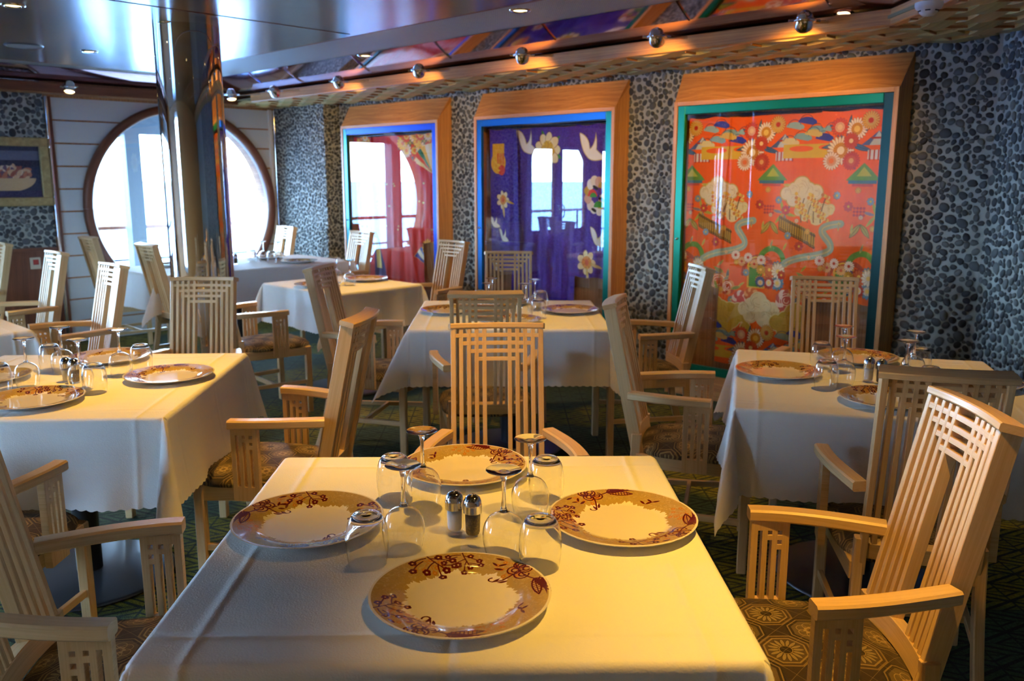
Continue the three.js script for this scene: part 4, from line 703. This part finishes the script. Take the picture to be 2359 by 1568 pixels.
M.seat = phy({ map: seatTex, roughness: 0.62, sheen: 0.3, sheenRoughness: 0.5, sheenColor: lin(0.8, 0.6, 0.3), bumpMap: dataTex(256, 256, (u, v) => fbm(u, v, 90, 90, 2, 5), false, [6, 6]), bumpScale: 0.002 });
const HALF = 0.15, backZ = (h) => -0.2 - 0.215 * (h - 0.46), curve = (x) => 0.015 * (x / HALF) ** 2;
const backPt = (x, h, o = 0) => V(x, h, backZ(h) + curve(x) + o);
const chairParts = [];
{
  const add = (name, g, mat = M.beech, label) => chairParts.push({ name, g, mat, label });
  const topH = 0.985, step = 0.0254, xs = [0.143, 0.1176, 0.0922, 0.0668, 0.0414];
  for (const s of [-1, 1]) xs.forEach((x, k) => {
    const w = k ? 0.0138 : 0.0165, d = k ? 0.03 : 0.047;
    add(k ? 'slat' : 'stile', bar(backPt(s * x, k ? 0.47 : 0.4, k ? 0 : -0.0085), backPt(s * x, topH, k ? 0 : -0.0085), w, d, V(1, 0, 0), 0.0014));
  });
  const rail = (x0, h, hh, dd, c, off = 0) => { const pts = [], ups = []; for (let k = 0; k <= 8; k++) { const x = -x0 + 2 * x0 * k / 8; pts.push(backPt(x, h, off)); ups.push(V(0, 1, -0.215).normalize()); } return sweep(pts, ups, dd, hh, c); };
  add('top_rail', rail(HALF + 0.006, topH + 0.008, 0.018, 0.054, 0.003, -0.009));
  for (let k = 0; k < 4; k++) add('cross_rail', rail(xs[k] - 0.004 , topH - step * (k + 1) + 0.004, 0.0135, 0.0295, 0.001));
  add('lower_rail', rail(HALF - 0.004, 0.47, 0.05, 0.032, 0.002));
  // seat cushion
  const out = (a) => { const c = Math.cos(a), s = Math.sin(a), e = 0.5, z = Math.sign(s) * Math.pow(Math.abs(s), e), x = Math.sign(c) * Math.pow(Math.abs(c), e), zz = z * 0.225 + 0.035; return [x * (0.212 + 0.022 * z), zz + (z > 0 ? 0.025 * (1 - x * x) : 0)]; };
  const prof = [[0, 0.058], [0.35, 0.056], [0.65, 0.049], [0.85, 0.038], [0.95, 0.026], [1, 0.012], [0.99, 0]];
  add('seat_cushion', (() => { const n = 48, pos = [], uv = [], idx = []; prof.forEach(([r, y]) => { for (let k = 0; k <= n; k++) { const [x, z] = out(k / n * Math.PI * 2 + 0.001); const X = x * r, Z = 0.035 + (z - 0.035) * r; pos.push(X, 0.425 + y, Z); uv.push(X / 0.31 + 0.5, Z / 0.31 + 0.5); } }); for (let j = 0; j < prof.length - 1; j++) for (let k = 0; k < n; k++) { const a = j * (n + 1) + k, b = a + n + 1; idx.push(a, a + 1, b, a + 1, b + 1, b); } const g = new THREE.BufferGeometry(); g.setAttribute('position', new THREE.Float32BufferAttribute(pos, 3)); g.setAttribute('uv', new THREE.Float32BufferAttribute(uv, 2)); g.setIndex(idx); g.computeVertexNormals(); return g; })(), M.seat, 'brown and gold octagon patterned cushion');
  // seat rails
  const fr = []; for (let k = 0; k <= 10; k++) { const x = -0.205 + 0.41 * k / 10; fr.push(V(x, 0.4, 0.235 + 0.028 * (1 - (x / 0.205) ** 2))); }
  add('front_rail', sweep(fr, V(0, 1, 0), 0.024, 0.052, 0.003));
  for (const s of [-1, 1]) add('side_rail', bar(V(s * 0.162, 0.4, -0.19), V(s * 0.208, 0.4, 0.23), 0.024, 0.052, V(1, 0, 0)));
  // legs
  for (const s of [-1, 1]) {
    add('front_leg', bar(V(s * 0.206, 0.0, 0.222), V(s * 0.206, 0.428, 0.222), 0.034, 0.036, V(1, 0, 0), 0.004));
    const pts = [], ups = []; for (let k = 0; k <= 8; k++) { const t = k / 8, y = 0.5 * t; pts.push(V(s * (0.152 + 0.012 * (1 - t)), y, -0.192 - 0.1 * (1 - t) ** 2 - 0.0 * t)); ups.push(V(0, 0, 1)); }
    add('rear_leg', sweep(pts, ups, 0.028, 0.038, 0.004));
    add('stretcher', bar(V(s * 0.163, 0.2, -0.24), V(s * 0.206, 0.2, 0.215), 0.016, 0.024, V(1, 0, 0)));
    // arm: bows outwards in plan
    const ap = [], z0 = backZ(0.655) + curve(0.15) + 0.006, z1 = 0.085; for (let k = 0; k <= 12; k++) { const t = k / 12; ap.push(V(s * (0.165 + 0.075 * Math.sin(t * 1.45) / Math.sin(1.45)), 0.655 + 0.012 * t - 0.006 * t * t, z0 + (z1 - z0) * t)); }
    add('armrest', sweep(ap, V(0, 1, 0), 0.044, 0.03, 0.005));
    // pierced post under the front of the arm
    const H = 0.255, Wd = 0.092, sh = new THREE.Shape([[0, 0], [Wd, 0], [Wd, H], [0, H]].map(p => new THREE.Vector2(...p)));
    const hole = (x, y, w, h) => sh.holes.push(new THREE.Path([[x, y], [x, y + h], [x + w, y + h], [x + w, y]].map(p => new THREE.Vector2(...p))));
    const hw = 0.0125, cols = [0.0165, 0.0405, 0.0645], bot = 0.05, tt = H - 0.022;
    const sq = 0.0125, gap = 0.012;
    hole(cols[2], bot, hw, tt - bot);
    hole(cols[1], tt - sq, hw, sq); hole(cols[1], bot, hw, tt - sq - gap - bot);
    hole(cols[0], tt - sq, hw, sq); hole(cols[0], tt - 2 * sq - gap, hw, sq); hole(cols[0], bot, hw, tt - 2 * (sq + gap) - bot);
    const g = new THREE.ExtrudeGeometry(sh, { depth: 0.02, bevelEnabled: true, bevelThickness: 0.001, bevelSize: 0.001, bevelSegments: 1 });
    g.rotateY(-Math.PI / 2); g.translate(s * 0.232 + 0.01, 0.39, -0.012); add('arm_post', g);
  }
  add('stretcher', bar(V(-0.19, 0.2, 0.0), V(0.19, 0.2, 0.0), 0.024, 0.016, V(0, 1, 0)));
}
function chair(x, z, fx, fz, label) {
  const c = thing('armchair', 'pale beech armchair with ' + label, 'chair', [x, 0, z], Math.atan2(fx, fz), 'slatted high-back beech armchairs');
  for (const p of chairParts) part(p.name, p.g, p.mat, c, p.label); return c;
}
chair(0.0, -2.465, 0.03, 1, 'nested-square back behind the creased cloth, facing the shakers');
chair(0.69, -1.74, -1, -0.03, 'bright lit slats beside the creased cloth, back to the pebbled wall');
chair(-0.815, -1.68, 1, -0.09, 'arms against the creased cloth, back to the window wall');
chair(1.19, -2.345, 0.27, -0.96, 'shaded back turned away from the orange robe table');
chair(0.755, -3.27, 0.96, 0.27, 'back edge-on between the purple robe and orange robe tables');
chair(1.49, -3.8, -0.27, 0.96, 'back against the orange robe case');
chair(-0.068, -3.875, -0.03, -1, 'dark grid back standing between the creased and purple robe tables');
chair(0.06, -5.285, 0, 1, 'back against the purple robe case');
chair(0.79, -4.6, -1, 0.08, 'arms toward the purple robe table, beside the pebbled pier');
chair(-0.68, -4.6, 0.977, 0.21, 'leaning back lit brown, between red robe and purple robe tables');
chair(-0.795, -3.01, -0.986, -0.13, 'back to the purple robe table, drawn up to the column-side cloth');
chair(-1.425, -3.815, 0, 1, 'back standing before the chrome column');
chair(-1.505, -2.29, 0.02, -1, 'gold seat drawn under the column-side cloth opposite the column');
chair(-0.57, -6.38, -0.7, 0.7, 'white lit back before the pier between red and purple robes');
chair(-1.52, -5.36, 0.78, -0.63, 'arms behind the chrome column, facing the red robe table');
chair(-1.46, -7.575, -0.7, 0.7, 'white lit back before the red robe case');
chair(-2.335, -8.395, -0.7, 0.7, 'glaring white back in the corner by the pebbled pilaster');
chair(-2.36, -6.52, 0.7, -0.7, 'dark back against the round window, near the column');
chair(-3.155, -7.315, 0.7, -0.7, 'dark back overlapping the panelling beside the round window');
chair(-2.38, -4.6, -0.7, 0.7, 'bright slats in front of the round window, facing the picture table');
chair(-3.11, -5.42, -0.7, 0.7, 'glaring white back before the timber wainscot');
chair(-3.9, -6.2, -0.7, 0.7, 'dim back standing under the framed picture');

// ------------------------------------------------------------------ lamps
function downlight(x, y, z, I, label, tx = x, tz = z, ang = 0.75) {
  const t = thing('ceiling_downlight', label, 'light', [x, y, z], 0, 'ceiling downlights');
  part('trim_ring', lathe([[0.032, 0.004], [0.034, -0.004], [0.044, -0.007], [0.05, -0.004], [0.052, 0]], 32), M.chrome, t);
  part('light_lens', lathe([[0.0001, -0.004], [0.02, -0.004], [0.032, -0.001]], 24), M.lens, t);
  const L = new THREE.SpotLight(WARM, I, 8, ang, 1, 2); L.position.set(x, y - 0.02, z); L.target.position.set(tx, 0, tz); L.castShadow = true; L.shadow.radius = 1.5; L.shadow.mapSize.set(1024, 1024); scene.add(L, L.target); L.name = 'lamp';
}
const onRaft = (px, py) => atHeight(px, py, RAFT);
[[30, 12, 4], [388, 53, 3], [205, 118, 3]].forEach(([px, py, I], k) => { const p = onRaft(px, py); downlight(p.x, RAFT, p.z, I, ['downlight in the glossy panel beside the round speaker grille', 'downlight in the glossy panel at the head of the chrome column', 'downlight in the glossy panel toward the round window'][k]); });
downlight(-0.22, RAFT, -2.4, 9, 'downlight above the back edge of the creased cloth', -0.22, -2.4, 0.6);
downlight(0.55, RAFT, -1.45, 10, 'downlight above the creased cloth toward the pebbled wall', 0.6, -1.4, 0.6);
downlight(-1.25, RAFT, -3.1, 9.5, 'downlight above the cloth beside the chrome column', -1.25, -3.1, 0.62);
downlight(0.1, RAFT, -4.2, 5, 'downlight above the purple robe table');
downlight(-0.85, RAFT, -5.7, 7, 'downlight above the red robe table');
[[-2.6, -1.7, 'over the aisle toward the deck doors'], [-3.7, -2.9, 'over the aisle before the framed picture table'], [-0.9, -0.25, 'behind the creased cloth'], [0.5, -0.1, 'behind the creased cloth toward the pebbled wall']].forEach(([x, z, l]) => downlight(x, RAFT, z, 2.2, 'downlight in the glossy panel ' + l));
downlight(1.4, CEIL, -3.2, 3.5, 'downlight above the orange robe table');
function spot(px, py, aim, lit, label) {
  const p = atHeight(px, py, 2.215), t = thing('swivel_spot', label, 'light', p.toArray(), 0, 'chrome swivel spots on the oak beam'); t.scale.setScalar(1.45);
  const dir = aim.clone().sub(p).normalize(), q = new THREE.Quaternion().setFromUnitVectors(V(0, 0, 1), dir);
  part('mount_ring', new THREE.TorusGeometry(0.033, 0.006, 8, 28).rotateX(Math.PI / 2), M.chrome, t);
  for (const s of [-1, 1]) part('pivot', new THREE.CylinderGeometry(0.005, 0.005, 0.02, 10).rotateZ(Math.PI / 2).translate(s * 0.042, 0, 0), M.chrome, t);
  const hsg = part('lamp_housing', lathe([[0.0001, -0.035], [0.016, -0.034], [0.026, -0.02], [0.03, 0.005], [0.03, 0.024], [0.027, 0.03]], 28).rotateX(Math.PI / 2).applyQuaternion(q), M.chrome, t);
  part('light_lens', lathe([[0.0001, 0.026], [0.027, 0.026]], 24).rotateX(Math.PI / 2).applyQuaternion(q), M.lens, hsg);
  const back = px < 300 ? V(-R2, 0, -R2) : V(R2, 0, -R2); part('bracket', bar(back.clone().multiplyScalar(0.03), back.clone().multiplyScalar(px < 300 ? 0.1 : 0.2).add(V(0, 0.02, 0)), 0.012, 0.008, V(0, 1, 0)), M.chrome, t);
  const L = new THREE.SpotLight(WARM, lit, 6, 0.6, 0.8, 2); L.position.copy(p).addScaledVector(dir, 0.07); L.target.position.copy(aim); L.castShadow = true; L.shadow.radius = 1.2; L.angle = 0.85; scene.add(L, L.target); L.name = 'lamp';
}
spot(632, 210, K(0.8, 0.2, 1.4), 0.6, 'chrome swivel spot at the end of the oak beam'); spot(780, 188, K(1.5, 0.1, 1.6), 1.5, 'lit swivel spot before the red robe case, toward the pilaster'); spot(965, 162, K(2.3, 0.1, 1.6), 1.6, 'lit swivel spot over the edge of the red robe case');
spot(1203, 127, K(3.7, 0.1, 1.6), 2.2, 'chrome swivel spot over the purple robe case'); spot(1513, 85, K(4.9, 0.1, 1.6), 1.8, 'chrome swivel spot over the pier beside the orange robe'); spot(1853, 48, K(5.7, 0.1, 1.55), 2.8, 'chrome swivel spot over the orange robe case');
spot(160, 200, K(0.8, 2.6, 1.0), 0.5, 'chrome swivel spot on the brown beam above the picture'); spot(533, 218, K(1.2, 1.2, 0.5), 0.6, 'lit swivel spot beside the chrome column');
{ const p = atHeight(1943, 37, 2.27); downlight(p.x, 2.27, p.z, 1.4, 'small downlight in the coving over the orange robe case', K(6.0, 0.15).x, K(6.0, 0.15).z, 0.6); }
// smoke detector and speaker grille
{
  const p = atHeight(2140, 12, SOFFIT - 0.01), t = thing('smoke_detector', 'white domed smoke detector below the oak beam', 'detector', [p.x, SOFFIT - 0.012, p.z]);
  part('body', lathe([[0.0001, -0.042], [0.022, -0.04], [0.034, -0.03], [0.04, -0.016], [0.05, -0.012], [0.055, 0], [0.055, 0.012]], 36), M.white, t);
  for (let k = 0; k < 6; k++) { const a = k * 1.047; part('vent', cbox(0.02, 0.005, 0.004, 0.0005).rotateY(-a + Math.PI / 2).translate(Math.cos(a) * 0.0385, -0.022, Math.sin(a) * 0.0385), M.black, t); }
  const q = onRaft(55, 105), s = thing('ceiling_speaker', 'round grey speaker grille in the glossy ceiling panel', 'speaker', [q.x, RAFT, q.z]);
  part('grille', lathe([[0.0001, -0.004], [0.085, -0.004], [0.09, -0.003]], 40), std({ color: lin(0.2, 0.19, 0.17), roughness: 0.7 }), s); part('rim', lathe([[0.09, -0.003], [0.1, -0.006], [0.105, 0]], 40), M.baseMetal, s);
}
scene.traverse(o => { if (o.isMesh) { o.castShadow = true; o.receiveShadow = true; } });
scene.add(camera);
renderer.render(scene, camera);
